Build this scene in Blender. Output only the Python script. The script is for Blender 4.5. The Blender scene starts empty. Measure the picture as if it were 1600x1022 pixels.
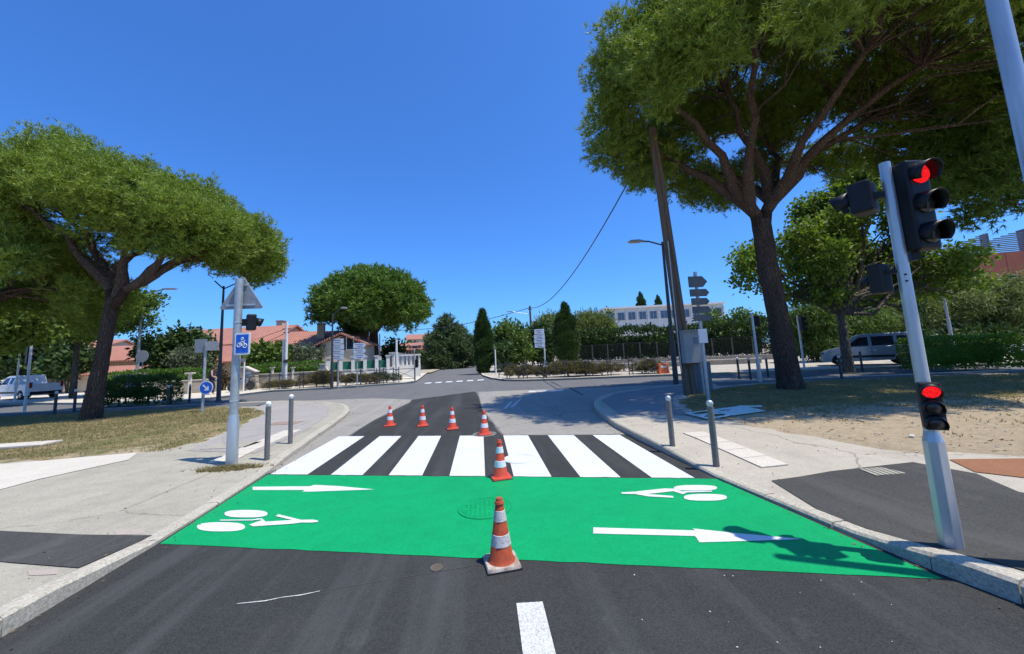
import bpy, bmesh, math, random
import numpy as np
from mathutils import Vector, Matrix

# ------------------------------------------------------------------ camera
SC = bpy.context.scene
COL = SC.collection
RNG = np.random.default_rng(7)
random.seed(7)
H_CAM = 1.65
F_PX, PPX, PPY = 600.0, 800.0, 480.0
ROLL, PITCH, YAW = math.radians(2.69), math.atan(74.9 / 600), math.radians(4.5924)


def cam_basis():
    f = np.array([math.sin(YAW) * math.cos(PITCH), math.cos(YAW) * math.cos(PITCH), math.sin(PITCH)])
    r0 = np.array([math.cos(YAW), -math.sin(YAW), 0.0])
    u0 = np.cross(r0, f)
    r = r0 * math.cos(ROLL) - u0 * math.sin(ROLL)
    u = u0 * math.cos(ROLL) + r0 * math.sin(ROLL)
    return f, r, u


CF, CR, CU = cam_basis()
cam_d = bpy.data.cameras.new('camera')
cam = bpy.data.objects.new('camera', cam_d)
COL.objects.link(cam)
cam.matrix_world = Matrix(((CR[0], CU[0], -CF[0], 0), (CR[1], CU[1], -CF[1], 0), (CR[2], CU[2], -CF[2], H_CAM), (0, 0, 0, 1)))
cam_d.sensor_width = 36
cam_d.lens = F_PX / 1600 * 36
cam_d.shift_y = -31 / 1600
cam_d.clip_start, cam_d.clip_end = 0.05, 5000
SC.camera = cam

# ------------------------------------------------------------------ sky, sun, exposure
SUN_EL, SUN_ROT = math.radians(68.5), math.radians(115.0)
world = bpy.data.worlds.new('World')
SC.world = world
world.use_nodes = True
wn = world.node_tree
wn.nodes.clear()
sky = wn.nodes.new('ShaderNodeTexSky')
sky.sky_type = 'NISHITA'
sky.sun_disc = False
sky.sun_elevation, sky.sun_rotation = SUN_EL, SUN_ROT
sky.altitude, sky.air_density, sky.dust_density, sky.ozone_density = 0, 1.0, 1.0, 6.0
bg = wn.nodes.new('ShaderNodeBackground')
bg.inputs[1].default_value = 0.142
wo = wn.nodes.new('ShaderNodeOutputWorld')
tone = wn.nodes.new('ShaderNodeMix')          # the camera's deep-blue rendering of the whole sky
tone.data_type, tone.blend_type = 'RGBA', 'MULTIPLY'
tone.inputs[0].default_value = 1.0
tone.inputs[7].default_value = (0.45, 0.89, 1.46, 1)
wn.links.new(sky.outputs[0], tone.inputs[6])
wn.links.new(tone.outputs[2], bg.inputs[0])
wn.links.new(bg.outputs[0], wo.inputs[0])
sun_d = bpy.data.lights.new('sun', 'SUN')
sun_d.energy, sun_d.angle, sun_d.color = 5.0, math.radians(0.53), (1.0, 0.935, 0.80)
sun = bpy.data.objects.new('sun', sun_d)
COL.objects.link(sun)
SUN_DIR = Vector((math.sin(SUN_ROT) * math.cos(SUN_EL), math.cos(SUN_ROT) * math.cos(SUN_EL), math.sin(SUN_EL)))
sun.rotation_euler = (-SUN_DIR).to_track_quat('-Z', 'Y').to_euler()
sun.location = SUN_DIR * 60
SC.view_settings.view_transform = 'Standard'
SC.view_settings.look = 'None'
SC.view_settings.exposure = 0.12
SC.view_settings.gamma = 1.0
SC.view_settings.use_curve_mapping = False
SC.render.engine = 'CYCLES'
SC.cycles.max_bounces = 6
SC.cycles.use_denoising = True


# ------------------------------------------------------------------ surveying helpers
def ray(px, py):
    return CF + CR * (px - PPX) / F_PX + CU * (PPY - py) / F_PX


def un(px, py, z=0.0):
    d = ray(px, py)
    t = (z - H_CAM) / d[2]
    return Vector((d[0] * t, d[1] * t, z))


def at(px, py, Y):
    d = ray(px, py)
    t = Y / d[1]
    return Vector((d[0] * t, Y, H_CAM + d[2] * t))


def proj(x, y, z):
    d = np.array([x, y, z - H_CAM])
    w = d @ CF
    return PPX + F_PX * (d @ CR) / w, PPY - F_PX * (d @ CU) / w


def zat(x, y, py):
    lo, hi = -3.0, 60.0
    for _ in range(50):
        m = (lo + hi) / 2
        if proj(x, y, m)[1] > py:
            lo = m
        else:
            hi = m
    return lo


def depth(x, y, z=1.0):
    return float(np.array([x, y, z - H_CAM]) @ CF)


# ------------------------------------------------------------------ materials
MATS = {}


def new_mat(name):
    m = bpy.data.materials.new(name)
    m.use_nodes = True
    nt = m.node_tree
    nt.nodes.clear()
    out = nt.nodes.new('ShaderNodeOutputMaterial')
    return m, nt, out


def N(nt, t, **kw):
    n = nt.nodes.new(t)
    for k, v in kw.items():
        if k in n.inputs.keys():
            n.inputs[k].default_value = v
        else:
            setattr(n, k, v)
    return n


def rgb(c):
    return (c[0], c[1], c[2], 1)


def mixc(nt, fac, a, b, mode='MIX'):
    n = nt.nodes.new('ShaderNodeMix')
    n.data_type = 'RGBA'
    n.blend_type = mode
    for i, v in ((0, fac), (6, a), (7, b)):
        if isinstance(v, (int, float)):
            n.inputs[i].default_value = v
        elif isinstance(v, tuple):
            n.inputs[i].default_value = rgb(v)
        else:
            nt.links.new(v, n.inputs[i])
    return n.outputs[2]


def ramp(nt, src, a, b, va=0.0, vb=1.0):
    n = nt.nodes.new('ShaderNodeMapRange')
    n.inputs[1].default_value, n.inputs[2].default_value = a, b
    n.inputs[3].default_value, n.inputs[4].default_value = va, vb
    nt.links.new(src, n.inputs[0])
    return n.outputs[0]


def noise(nt, co, scale, detail=4.0, rough=0.6, stretch=None):
    if stretch:
        mp = nt.nodes.new('ShaderNodeMapping')
        mp.inputs['Scale'].default_value = stretch
        nt.links.new(co, mp.inputs[0])
        co = mp.outputs[0]
    n = N(nt, 'ShaderNodeTexNoise', Scale=scale, Detail=detail, Roughness=rough)
    nt.links.new(co, n.inputs['Vector'])
    return n.outputs[0]


def pm(name, c1, c2=None, rough=0.8, scale=6.0, bump=0.0, bscale=60.0, spec=0.3, metal=0.0, dirt=None, stretch=None, contrast=(0.35, 0.65), coat=0.0):
    """Plain procedural material: two tones by noise, fine bump, optional dirt."""
    if name in MATS:
        return MATS[name]
    m, nt, out = new_mat(name)
    co = nt.nodes.new('ShaderNodeTexCoord').outputs['Object']
    b = nt.nodes.new('ShaderNodeBsdfPrincipled')
    c2 = c2 or tuple(v * 0.75 for v in c1)
    col = mixc(nt, ramp(nt, noise(nt, co, scale, stretch=stretch), *contrast), c1, c2)
    if dirt:
        col = mixc(nt, ramp(nt, noise(nt, co, scale * 2.7, 6), 0.52, 0.72, 0, 0.8), col, dirt)
    nt.links.new(col, b.inputs['Base Color'])
    b.inputs['Roughness'].default_value = rough
    b.inputs['Specular IOR Level'].default_value = spec
    b.inputs['Metallic'].default_value = metal
    b.inputs['Coat Weight'].default_value = coat
    if bump:
        bp = N(nt, 'ShaderNodeBump', Strength=min(1.0, bump), Distance=0.01)
        nt.links.new(noise(nt, co, bscale, 5), bp.inputs['Height'])
        nt.links.new(bp.outputs[0], b.inputs['Normal'])
    nt.links.new(b.outputs[0], out.inputs[0])
    MATS[name] = m
    return m


def ground_mat(name, base, alt, agg=0.5, agg_scale=160.0, stain=0.35, speck=0.0, crack=0.0, streak=0.0, rough=0.88, bump=0.35, tint=None, grain=0.22):
    m, nt, out = new_mat(name)
    co = nt.nodes.new('ShaderNodeTexCoord').outputs['Object']
    b = nt.nodes.new('ShaderNodeBsdfPrincipled')
    col = mixc(nt, ramp(nt, noise(nt, co, 0.55, 6, 0.65), 0.35, 0.68), base, alt)
    col = mixc(nt, ramp(nt, noise(nt, co, 4.5, 6, 0.7), 0.4, 0.75, 0, stain), col, tuple(v * 0.55 for v in base))
    col = mixc(nt, 1.0, col, mixc(nt, ramp(nt, noise(nt, co, 38, 5, 0.8), 0.3, 0.7), (1.0 - grain,) * 3, (1.0 + grain,) * 3), 'MULTIPLY')
    if tint:
        col = mixc(nt, ramp(nt, noise(nt, co, 1.3, 5, 0.6), 0.5, 0.75, 0, 0.7), col, tint)
    vo = N(nt, 'ShaderNodeTexVoronoi', Scale=agg_scale)
    nt.links.new(co, vo.inputs['Vector'])
    sep = nt.nodes.new('ShaderNodeSeparateColor')
    nt.links.new(vo.outputs['Color'], sep.inputs[0])
    col = mixc(nt, agg, col, mixc(nt, sep.outputs[0], tuple(v * 0.45 for v in base), tuple(min(1, v * 1.9) for v in base)))
    if streak:
        col = mixc(nt, ramp(nt, noise(nt, co, 1.0, 5, 0.6, stretch=(2.2, 0.12, 1)), 0.5, 0.75, 0, streak), col, tuple(min(1, v * 2.1 + .03) for v in base))
        col = mixc(nt, ramp(nt, noise(nt, co, 2.0, 8, 0.75, stretch=(1, 0.7, 1)), 0.58, 0.8, 0, streak), col, tuple(min(1, v * 2.4 + .04) for v in base))
    if speck:
        v2 = N(nt, 'ShaderNodeTexVoronoi', Scale=14.0)
        nt.links.new(co, v2.inputs['Vector'])
        s2 = nt.nodes.new('ShaderNodeSeparateColor')
        nt.links.new(v2.outputs['Color'], s2.inputs[0])
        near = ramp(nt, v2.outputs['Distance'], 0.02, 0.055, 1, 0)
        pick = ramp(nt, s2.outputs[1], 1.0 - speck, 1.0 - speck + 0.01, 0, 1)
        mu = N(nt, 'ShaderNodeMath', operation='MULTIPLY')
        nt.links.new(near, mu.inputs[0])
        nt.links.new(pick, mu.inputs[1])
        col = mixc(nt, mu.outputs[0], col, (0.42, 0.42, 0.40))
    if crack:
        wv = noise(nt, co, 1.2, 4)
        vadd = N(nt, 'ShaderNodeVectorMath', operation='ADD')
        nt.links.new(co, vadd.inputs[0])
        nt.links.new(wv, vadd.inputs[1])
        v3 = N(nt, 'ShaderNodeTexVoronoi', Scale=0.33, feature='DISTANCE_TO_EDGE')
        nt.links.new(vadd.outputs[0], v3.inputs['Vector'])
        col = mixc(nt, ramp(nt, v3.outputs[0], 0.002, 0.006, crack, 0), col, tuple(v * 0.3 for v in base))
    nt.links.new(col, b.inputs['Base Color'])
    b.inputs['Roughness'].default_value = rough
    b.inputs['Specular IOR Level'].default_value = 0.14
    bp = N(nt, 'ShaderNodeBump', Strength=bump, Distance=0.008)
    nt.links.new(sep.outputs[1], bp.inputs['Height'])
    nt.links.new(bp.outputs[0], b.inputs['Normal'])
    nt.links.new(b.outputs[0], out.inputs[0])
    MATS[name] = m
    return m


def leaf_mat(name, c1, c2, trans=0.3, rough=0.55, nscale=0.5):
    m, nt, out = new_mat(name)
    geo = nt.nodes.new('ShaderNodeNewGeometry')
    co = nt.nodes.new('ShaderNodeTexCoord').outputs['Object']
    col = mixc(nt, geo.outputs['Random Per Island'], c1, c2)
    col = mixc(nt, ramp(nt, noise(nt, co, nscale, 3), 0.4, 0.65, 0, 0.55), col, tuple(v * 0.62 for v in c1))
    d = nt.nodes.new('ShaderNodeBsdfPrincipled')
    d.inputs['Roughness'].default_value = rough
    d.inputs['Specular IOR Level'].default_value = 0.35
    t = nt.nodes.new('ShaderNodeBsdfTranslucent')
    nt.links.new(col, d.inputs['Base Color'])
    tc = mixc(nt, 1.0, col, (1.0, 1.0, 0.45), 'MULTIPLY')
    nt.links.new(tc, t.inputs[0])
    mx = nt.nodes.new('ShaderNodeMixShader')
    mx.inputs[0].default_value = trans
    nt.links.new(d.outputs[0], mx.inputs[1])
    nt.links.new(t.outputs[0], mx.inputs[2])
    nt.links.new(mx.outputs[0], out.inputs[0])
    MATS[name] = m
    return m


def bark_mat(name, c1, c2, vscale=9.0):
    m, nt, out = new_mat(name)
    co = nt.nodes.new('ShaderNodeTexCoord').outputs['Object']
    mp = nt.nodes.new('ShaderNodeMapping')
    mp.inputs['Scale'].default_value = (1, 1, 0.22)
    nt.links.new(co, mp.inputs[0])
    v = N(nt, 'ShaderNodeTexVoronoi', Scale=vscale, feature='DISTANCE_TO_EDGE')
    nt.links.new(mp.outputs[0], v.inputs['Vector'])
    b = nt.nodes.new('ShaderNodeBsdfPrincipled')
    b.inputs['Roughness'].default_value = 0.95
    b.inputs['Specular IOR Level'].default_value = 0.1
    col = mixc(nt, ramp(nt, noise(nt, mp.outputs[0], 5, 6), 0.35, 0.65), c1, c2)
    col = mixc(nt, ramp(nt, v.outputs[0], 0.0, 0.16, 0.6, 0.0), col, tuple(x * 0.4 for x in c2))
    col = mixc(nt, ramp(nt, noise(nt, co, 1.1, 5), 0.4, 0.7, 0, 0.5), col, tuple(x * 0.6 for x in c1))
    nt.links.new(col, b.inputs['Base Color'])
    bp = N(nt, 'ShaderNodeBump', Strength=0.9, Distance=0.05)
    nt.links.new(ramp(nt, v.outputs[0], 0.0, 0.25), bp.inputs['Height'])
    nt.links.new(bp.outputs[0], b.inputs['Normal'])
    nt.links.new(b.outputs[0], out.inputs[0])
    MATS[name] = m
    return m


def emit_mat(name, col, strength):
    m, nt, out = new_mat(name)
    e = nt.nodes.new('ShaderNodeEmission')
    co = nt.nodes.new('ShaderNodeTexCoord').outputs['Object']
    v = N(nt, 'ShaderNodeTexVoronoi', Scale=55.0)
    nt.links.new(co, v.inputs['Vector'])
    c = mixc(nt, ramp(nt, v.outputs['Distance'], 0.25, 0.6), col, tuple(x * 0.55 for x in col))
    nt.links.new(c, e.inputs[0])
    e.inputs[1].default_value = strength
    nt.links.new(e.outputs[0], out.inputs[0])
    MATS[name] = m
    return m


def tile_mat(name, c1, c2):
    m, nt, out = new_mat(name)
    co = nt.nodes.new('ShaderNodeTexCoord').outputs['Object']
    b = nt.nodes.new('ShaderNodeBsdfPrincipled')
    b.inputs['Roughness'].default_value = 0.9
    col = mixc(nt, ramp(nt, noise(nt, co, 0.8, 6), 0.35, 0.65), c1, c2)
    col = mixc(nt, ramp(nt, noise(nt, co, 7, 4), 0.45, 0.7, 0, 0.6), col, tuple(x * 0.6 for x in c1))
    w = N(nt, 'ShaderNodeTexWave', Scale=1.6, Distortion=0.3)
    nt.links.new(co, w.inputs[0])
    col = mixc(nt, ramp(nt, w.outputs[1], 0.0, 0.35, 0.55, 0), col, tuple(x * 0.4 for x in c2))
    nt.links.new(col, b.inputs['Base Color'])
    bp = N(nt, 'ShaderNodeBump', Strength=0.8, Distance=0.06)
    nt.links.new(w.outputs[1], bp.inputs['Height'])
    nt.links.new(bp.outputs[0], b.inputs['Normal'])
    nt.links.new(b.outputs[0], out.inputs[0])
    MATS[name] = m
    return m


def lawn_mat(name):
    """Parched turf: straw, green and bare sandy soil mixed by noise; more bare soil where feet pass."""
    m, nt, out = new_mat(name)
    co = nt.nodes.new('ShaderNodeTexCoord').outputs['Object']
    b = nt.nodes.new('ShaderNodeBsdfPrincipled')
    b.inputs['Roughness'].default_value = 0.95
    b.inputs['Specular IOR Level'].default_value = 0.05
    straw = mixc(nt, ramp(nt, noise(nt, co, 6, 6, 0.7), 0.35, 0.65), (0.38, 0.29, 0.155), (0.20, 0.155, 0.08))
    green = mixc(nt, ramp(nt, noise(nt, co, 9, 6, 0.7), 0.35, 0.65), (0.12, 0.14, 0.045), (0.21, 0.18, 0.085))
    col = mixc(nt, ramp(nt, noise(nt, co, 0.75, 6, 0.68), 0.42, 0.60), straw, green)
    soil = mixc(nt, ramp(nt, noise(nt, co, 7, 8, 0.85), 0.35, 0.75), (0.54, 0.44, 0.295), (0.30, 0.225, 0.145))
    sx = nt.nodes.new('ShaderNodeSeparateXYZ')
    nt.links.new(co, sx.inputs[0])
    a1 = ramp(nt, sx.outputs[1], 7.2, 9.5, 0.42, -0.12)
    a2 = ramp(nt, sx.outputs[0], 4.0, 5.2, -0.5, 0.0)
    ad = N(nt, 'ShaderNodeMath', operation='ADD')
    nt.links.new(a1, ad.inputs[0])
    nt.links.new(a2, ad.inputs[1])
    ad2 = N(nt, 'ShaderNodeMath', operation='ADD')
    nt.links.new(ad.outputs[0], ad2.inputs[0])
    nt.links.new(noise(nt, co, 0.9, 6, 0.65), ad2.inputs[1])
    left = ramp(nt, sx.outputs[0], -10.0, -6.0, -0.1, 0.13)
    lm = N(nt, 'ShaderNodeMath', operation='LESS_THAN')
    nt.links.new(sx.outputs[0], lm.inputs[0])
    lm.inputs[1].default_value = 0.0
    lm2 = N(nt, 'ShaderNodeMath', operation='MULTIPLY')
    nt.links.new(left, lm2.inputs[0])
    nt.links.new(lm.outputs[0], lm2.inputs[1])
    lm3 = N(nt, 'ShaderNodeMath', operation='MULTIPLY')   # undo the right-hand bias on the left lawn
    nt.links.new(lm.outputs[0], lm3.inputs[0])
    lm3.inputs[1].default_value = 0.40
    ad3 = N(nt, 'ShaderNodeMath', operation='ADD')
    nt.links.new(lm2.outputs[0], ad3.inputs[0])
    nt.links.new(lm3.outputs[0], ad3.inputs[1])
    ad4 = N(nt, 'ShaderNodeMath', operation='ADD')
    nt.links.new(ad2.outputs[0], ad4.inputs[0])
    nt.links.new(ad3.outputs[0], ad4.inputs[1])
    col = mixc(nt, ramp(nt, ad4.outputs[0], 0.52, 0.66), col, soil)
    nt.links.new(col, b.inputs['Base Color'])
    bp = N(nt, 'ShaderNodeBump', Strength=0.9, Distance=0.06)
    nt.links.new(noise(nt, co, 14, 8, 0.8), bp.inputs['Height'])
    nt.links.new(bp.outputs[0], b.inputs['Normal'])
    nt.links.new(b.outputs[0], out.inputs[0])
    MATS[name] = m
    return m


def glass_mat(name, col=(0.012, 0.015, 0.02)):
    m, nt, out = new_mat(name)
    b = nt.nodes.new('ShaderNodeBsdfPrincipled')
    co = nt.nodes.new('ShaderNodeTexCoord').outputs['Object']
    nt.links.new(mixc(nt, ramp(nt, noise(nt, co, 2.0), 0.4, 0.6), col, tuple(v * 1.8 for v in col)), b.inputs['Base Color'])
    b.inputs['Roughness'].default_value = 0.06
    b.inputs['Specular IOR Level'].default_value = 0.7
    nt.links.new(b.outputs[0], out.inputs[0])
    MATS[name] = m
    return m


new_asph = ground_mat('new_asphalt', (0.036, 0.0365, 0.0355), (0.048, 0.048, 0.046), agg=0.45, stain=0.4, speck=0.006, streak=0.5, tint=(0.062, 0.061, 0.058))
mid_asph = ground_mat('street_asphalt', (0.125, 0.124, 0.124), (0.155, 0.152, 0.15), agg=0.35, stain=0.3, speck=0.02, crack=0.5, streak=0.12)
old_asph = ground_mat('old_asphalt', (0.25, 0.236, 0.207), (0.31, 0.292, 0.258), agg=0.35, stain=0.3, crack=0.6, streak=0.2)
patch_asph = ground_mat('patch_asphalt', (0.055, 0.054, 0.050), (0.075, 0.073, 0.067), agg=0.5, stain=0.3, speck=0.05, streak=0.4)
concrete = ground_mat('pavement_concrete', (0.40, 0.355, 0.285), (0.46, 0.41, 0.335), agg=0.14, agg_scale=90, stain=0.3, crack=0.55, tint=(0.31, 0.275, 0.225), grain=0.13)
concrete_g = ground_mat('pavement_grey', (0.33, 0.305, 0.24), (0.41, 0.378, 0.30), agg=0.2, agg_scale=110, stain=0.35, crack=0.35, tint=(0.25, 0.23, 0.185), grain=0.15)
pale_conc = ground_mat('pale_concrete', (0.53, 0.48, 0.40), (0.58, 0.53, 0.45), agg=0.15, stain=0.2, crack=0.3)
red_conc = ground_mat('red_path', (0.25, 0.115, 0.06), (0.29, 0.14, 0.08), agg=0.25, stain=0.25)
kerb_m = ground_mat('kerb_stone', (0.46, 0.42, 0.34), (0.34, 0.31, 0.25), agg=0.25, agg_scale=70, stain=0.45, bump=0.5)
earth = ground_mat('dry_earth', (0.40, 0.34, 0.25), (0.30, 0.27, 0.17), agg=0.3, agg_scale=12, stain=0.5)
lawn_m = lawn_mat('parched_lawn')
green_p = ground_mat('green_paint', (0.003, 0.295, 0.096), (0.004, 0.335, 0.112), agg=0.16, agg_scale=150, stain=0.38, rough=0.6, bump=0.45, grain=0.14, tint=(0.006, 0.25, 0.088))
white_p = ground_mat('white_paint', (0.64, 0.65, 0.655), (0.60, 0.61, 0.615), agg=0.08, stain=0.2, rough=0.65, bump=0.4, grain=0.08, tint=(0.56, 0.56, 0.55))
oldwhite_p = ground_mat('worn_white_paint', (0.55, 0.55, 0.52), (0.42, 0.42, 0.4), agg=0.4, stain=0.5, bump=0.3)
galv = pm('galvanised_steel', (0.55, 0.57, 0.58), (0.42, 0.44, 0.46), rough=0.36, metal=0.55, scale=9, bump=0.05, stretch=(1, 1, .15))
galv_d = pm('dull_galvanised', (0.44, 0.46, 0.47), (0.33, 0.35, 0.36), rough=0.5, metal=0.5, scale=9)
dark_st = pm('dark_steel', (0.035, 0.035, 0.04), (0.05, 0.05, 0.055), rough=0.45, scale=12, spec=0.5)
grey_st = pm('grey_painted_steel', (0.15, 0.145, 0.14), (0.11, 0.108, 0.105), rough=0.45, scale=14, spec=0.5, dirt=(0.22, 0.2, 0.18))
wht_pl = pm('white_enamel', (0.75, 0.75, 0.73), (0.66, 0.66, 0.64), rough=0.4, scale=14, dirt=(0.5, 0.48, 0.45))
black_pl = pm('black_plastic', (0.006, 0.006, 0.007), (0.011, 0.011, 0.013), rough=0.45, scale=10, spec=0.3)
sign_back = pm('sign_back_grey', (0.20, 0.22, 0.25), (0.25, 0.27, 0.30), rough=0.6, scale=7, dirt=(0.14, 0.15, 0.16))
blue_s = pm('sign_blue', (0.012, 0.10, 0.50), (0.015, 0.12, 0.55), rough=0.35, scale=10)
sign_w = pm('sign_white', (0.62, 0.68, 0.78), (0.58, 0.64, 0.74), rough=0.35, scale=6)
print_m = pm('sign_print', (0.10, 0.13, 0.22), (0.14, 0.17, 0.26), rough=0.5)
orange_c = pm('cone_orange', (0.62, 0.075, 0.035), (0.55, 0.06, 0.03), rough=0.5, scale=9, spec=0.4)
orange_d = pm('faded_cone_orange', (0.46, 0.085, 0.03), (0.36, 0.06, 0.025), rough=0.6, scale=14, dirt=(0.16, 0.06, 0.035))
band_w = pm('reflective_band', (0.72, 0.74, 0.76), (0.62, 0.64, 0.66), rough=0.4, scale=12)
band_d = pm('scuffed_band', (0.60, 0.57, 0.53), (0.48, 0.45, 0.42), rough=0.5, scale=22, dirt=(0.10, 0.08, 0.07))
base_d = pm('dirty_rubber', (0.50, 0.44, 0.37), (0.30, 0.22, 0.17), rough=0.8, scale=13, dirt=(0.06, 0.05, 0.05))
rubber = pm('black_rubber', (0.02, 0.02, 0.02), (0.03, 0.03, 0.03), rough=0.8, scale=20)
red_lit = emit_mat('lit_red_lens', (1.0, 0.015, 0.02), 1.25)
lens_off = pm('unlit_lens', (0.018, 0.016, 0.014), (0.03, 0.025, 0.02), rough=0.25, scale=40, spec=0.5)
wood_m = pm('weathered_wood', (0.17, 0.125, 0.09), (0.10, 0.075, 0.055), rough=0.9, scale=7, bump=0.6, bscale=30, stretch=(6, 6, .25))
box_m = pm('cabinet_grey', (0.30, 0.31, 0.30), (0.26, 0.27, 0.26), rough=0.6, scale=4)
cab_m = pm('cabinet_dark', (0.16, 0.18, 0.19), (0.13, 0.145, 0.15), rough=0.6, scale=4)
pine_l = leaf_mat('pine_needles', (0.33, 0.42, 0.06), (0.13, 0.215, 0.035), 0.28, nscale=0.9)
pine_l2 = leaf_mat('pine_needles_dense', (0.18, 0.29, 0.042), (0.09, 0.17, 0.028), 0.26)
plane_l = leaf_mat('plane_leaves', (0.22, 0.31, 0.05), (0.11, 0.19, 0.035), 0.48)
dark_l = leaf_mat('dark_leaves', (0.045, 0.088, 0.022), (0.065, 0.115, 0.028), 0.28)
bright_l = leaf_mat('bright_leaves', (0.15, 0.225, 0.042), (0.085, 0.15, 0.03), 0.36)
olive_l = leaf_mat('olive_leaves', (0.095, 0.125, 0.065), (0.13, 0.155, 0.09), 0.25)
bamboo_l = leaf_mat('bamboo_leaves', (0.26, 0.30, 0.10), (0.13, 0.18, 0.05), 0.36)
cyp_l = leaf_mat('cypress_leaves', (0.042, 0.09, 0.022), (0.07, 0.125, 0.03), 0.22)
hedge_l = leaf_mat('hedge_leaves', (0.085, 0.18, 0.022), (0.12, 0.225, 0.03), 0.32)
conif_l = leaf_mat('conifer_leaves', (0.075, 0.12, 0.045), (0.11, 0.155, 0.065), 0.25)
dry_l = leaf_mat('dry_shrub_leaves', (0.21, 0.17, 0.075), (0.13, 0.125, 0.05), 0.3)
straw_l = leaf_mat('straw_grass', (0.44, 0.34, 0.17), (0.20, 0.20, 0.075), 0.3)
red_l = leaf_mat('reddish_leaves', (0.11, 0.05, 0.03), (0.07, 0.075, 0.025), 0.3)
bark_p = bark_mat('pine_bark', (0.15, 0.105, 0.080), (0.09, 0.066, 0.053), 22)
bark_b = bark_mat('branch_bark', (0.215, 0.145, 0.105), (0.135, 0.092, 0.07), 22)
bark_g = bark_mat('grey_bark', (0.17, 0.15, 0.12), (0.11, 0.1, 0.08), 10)
render_m = pm('cream_render', (0.58, 0.47, 0.34), (0.52, 0.42, 0.30), rough=0.95, scale=1.2, bump=0.2)
render_g = pm('grey_render', (0.40, 0.35, 0.29), (0.33, 0.29, 0.24), rough=0.95, scale=1.2, bump=0.2)
render_w = pm('white_render', (0.70, 0.68, 0.63), (0.64, 0.62, 0.57), rough=0.95, scale=1.2)
stone_m = pm('stone_wall', (0.42, 0.36, 0.28), (0.30, 0.26, 0.2), rough=0.95, scale=3.5, bump=0.8, bscale=9)
terra_m = pm('terracotta_render', (0.36, 0.12, 0.075), (0.32, 0.105, 0.065), rough=0.9, scale=0.6)
tile_m = tile_mat('roof_tiles', (0.50, 0.215, 0.145), (0.40, 0.175, 0.125))
glass = glass_mat('dark_glass')
glassb = glass_mat('blue_glass', (0.05, 0.07, 0.10))
silver = pm('silver_paint', (0.33, 0.36, 0.40), (0.31, 0.34, 0.38), rough=0.25, metal=0.5, scale=2, coat=0.6)
wpaint = pm('white_car_paint', (0.72, 0.73, 0.74), (0.69, 0.7, 0.71), rough=0.35, scale=2, coat=0.5)
bpaint = pm('blue_car_paint', (0.02, 0.06, 0.22), (0.02, 0.05, 0.19), rough=0.3, scale=2, coat=0.6)
screen_g = pm('green_screen', (0.02, 0.15, 0.10), (0.015, 0.11, 0.075), rough=0.8, scale=8, bump=0.5, bscale=40)
roof_gm = pm('metal_screen', (0.16, 0.18, 0.21), (0.13, 0.15, 0.17), rough=0.5, scale=3)
skin_m = pm('skin', (0.52, 0.32, 0.23), (0.48, 0.29, 0.2), rough=0.6)
navy = pm('navy_cloth', (0.02, 0.024, 0.045), (0.03, 0.035, 0.06), rough=0.9)
hair_m = pm('brown_hair', (0.09, 0.05, 0.03), (0.06, 0.035, 0.02), rough=0.7)
orange_pl = pm('orange_plastic', (0.75, 0.17, 0.06), (0.7, 0.15, 0.05), rough=0.5)
pink_spray = pm('pink_spray', (0.42, 0.33, 0.28), (0.36, 0.32, 0.27), rough=0.9, scale=20)
stencil_w = pm('stencil_board', (0.60, 0.66, 0.72), (0.50, 0.60, 0.50), rough=0.5, scale=2.5, dirt=(0.45, 0.52, 0.12))
fence_m = pm('dark_fence', (0.055, 0.055, 0.05), (0.04, 0.04, 0.036), rough=0.6, scale=5)


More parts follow.
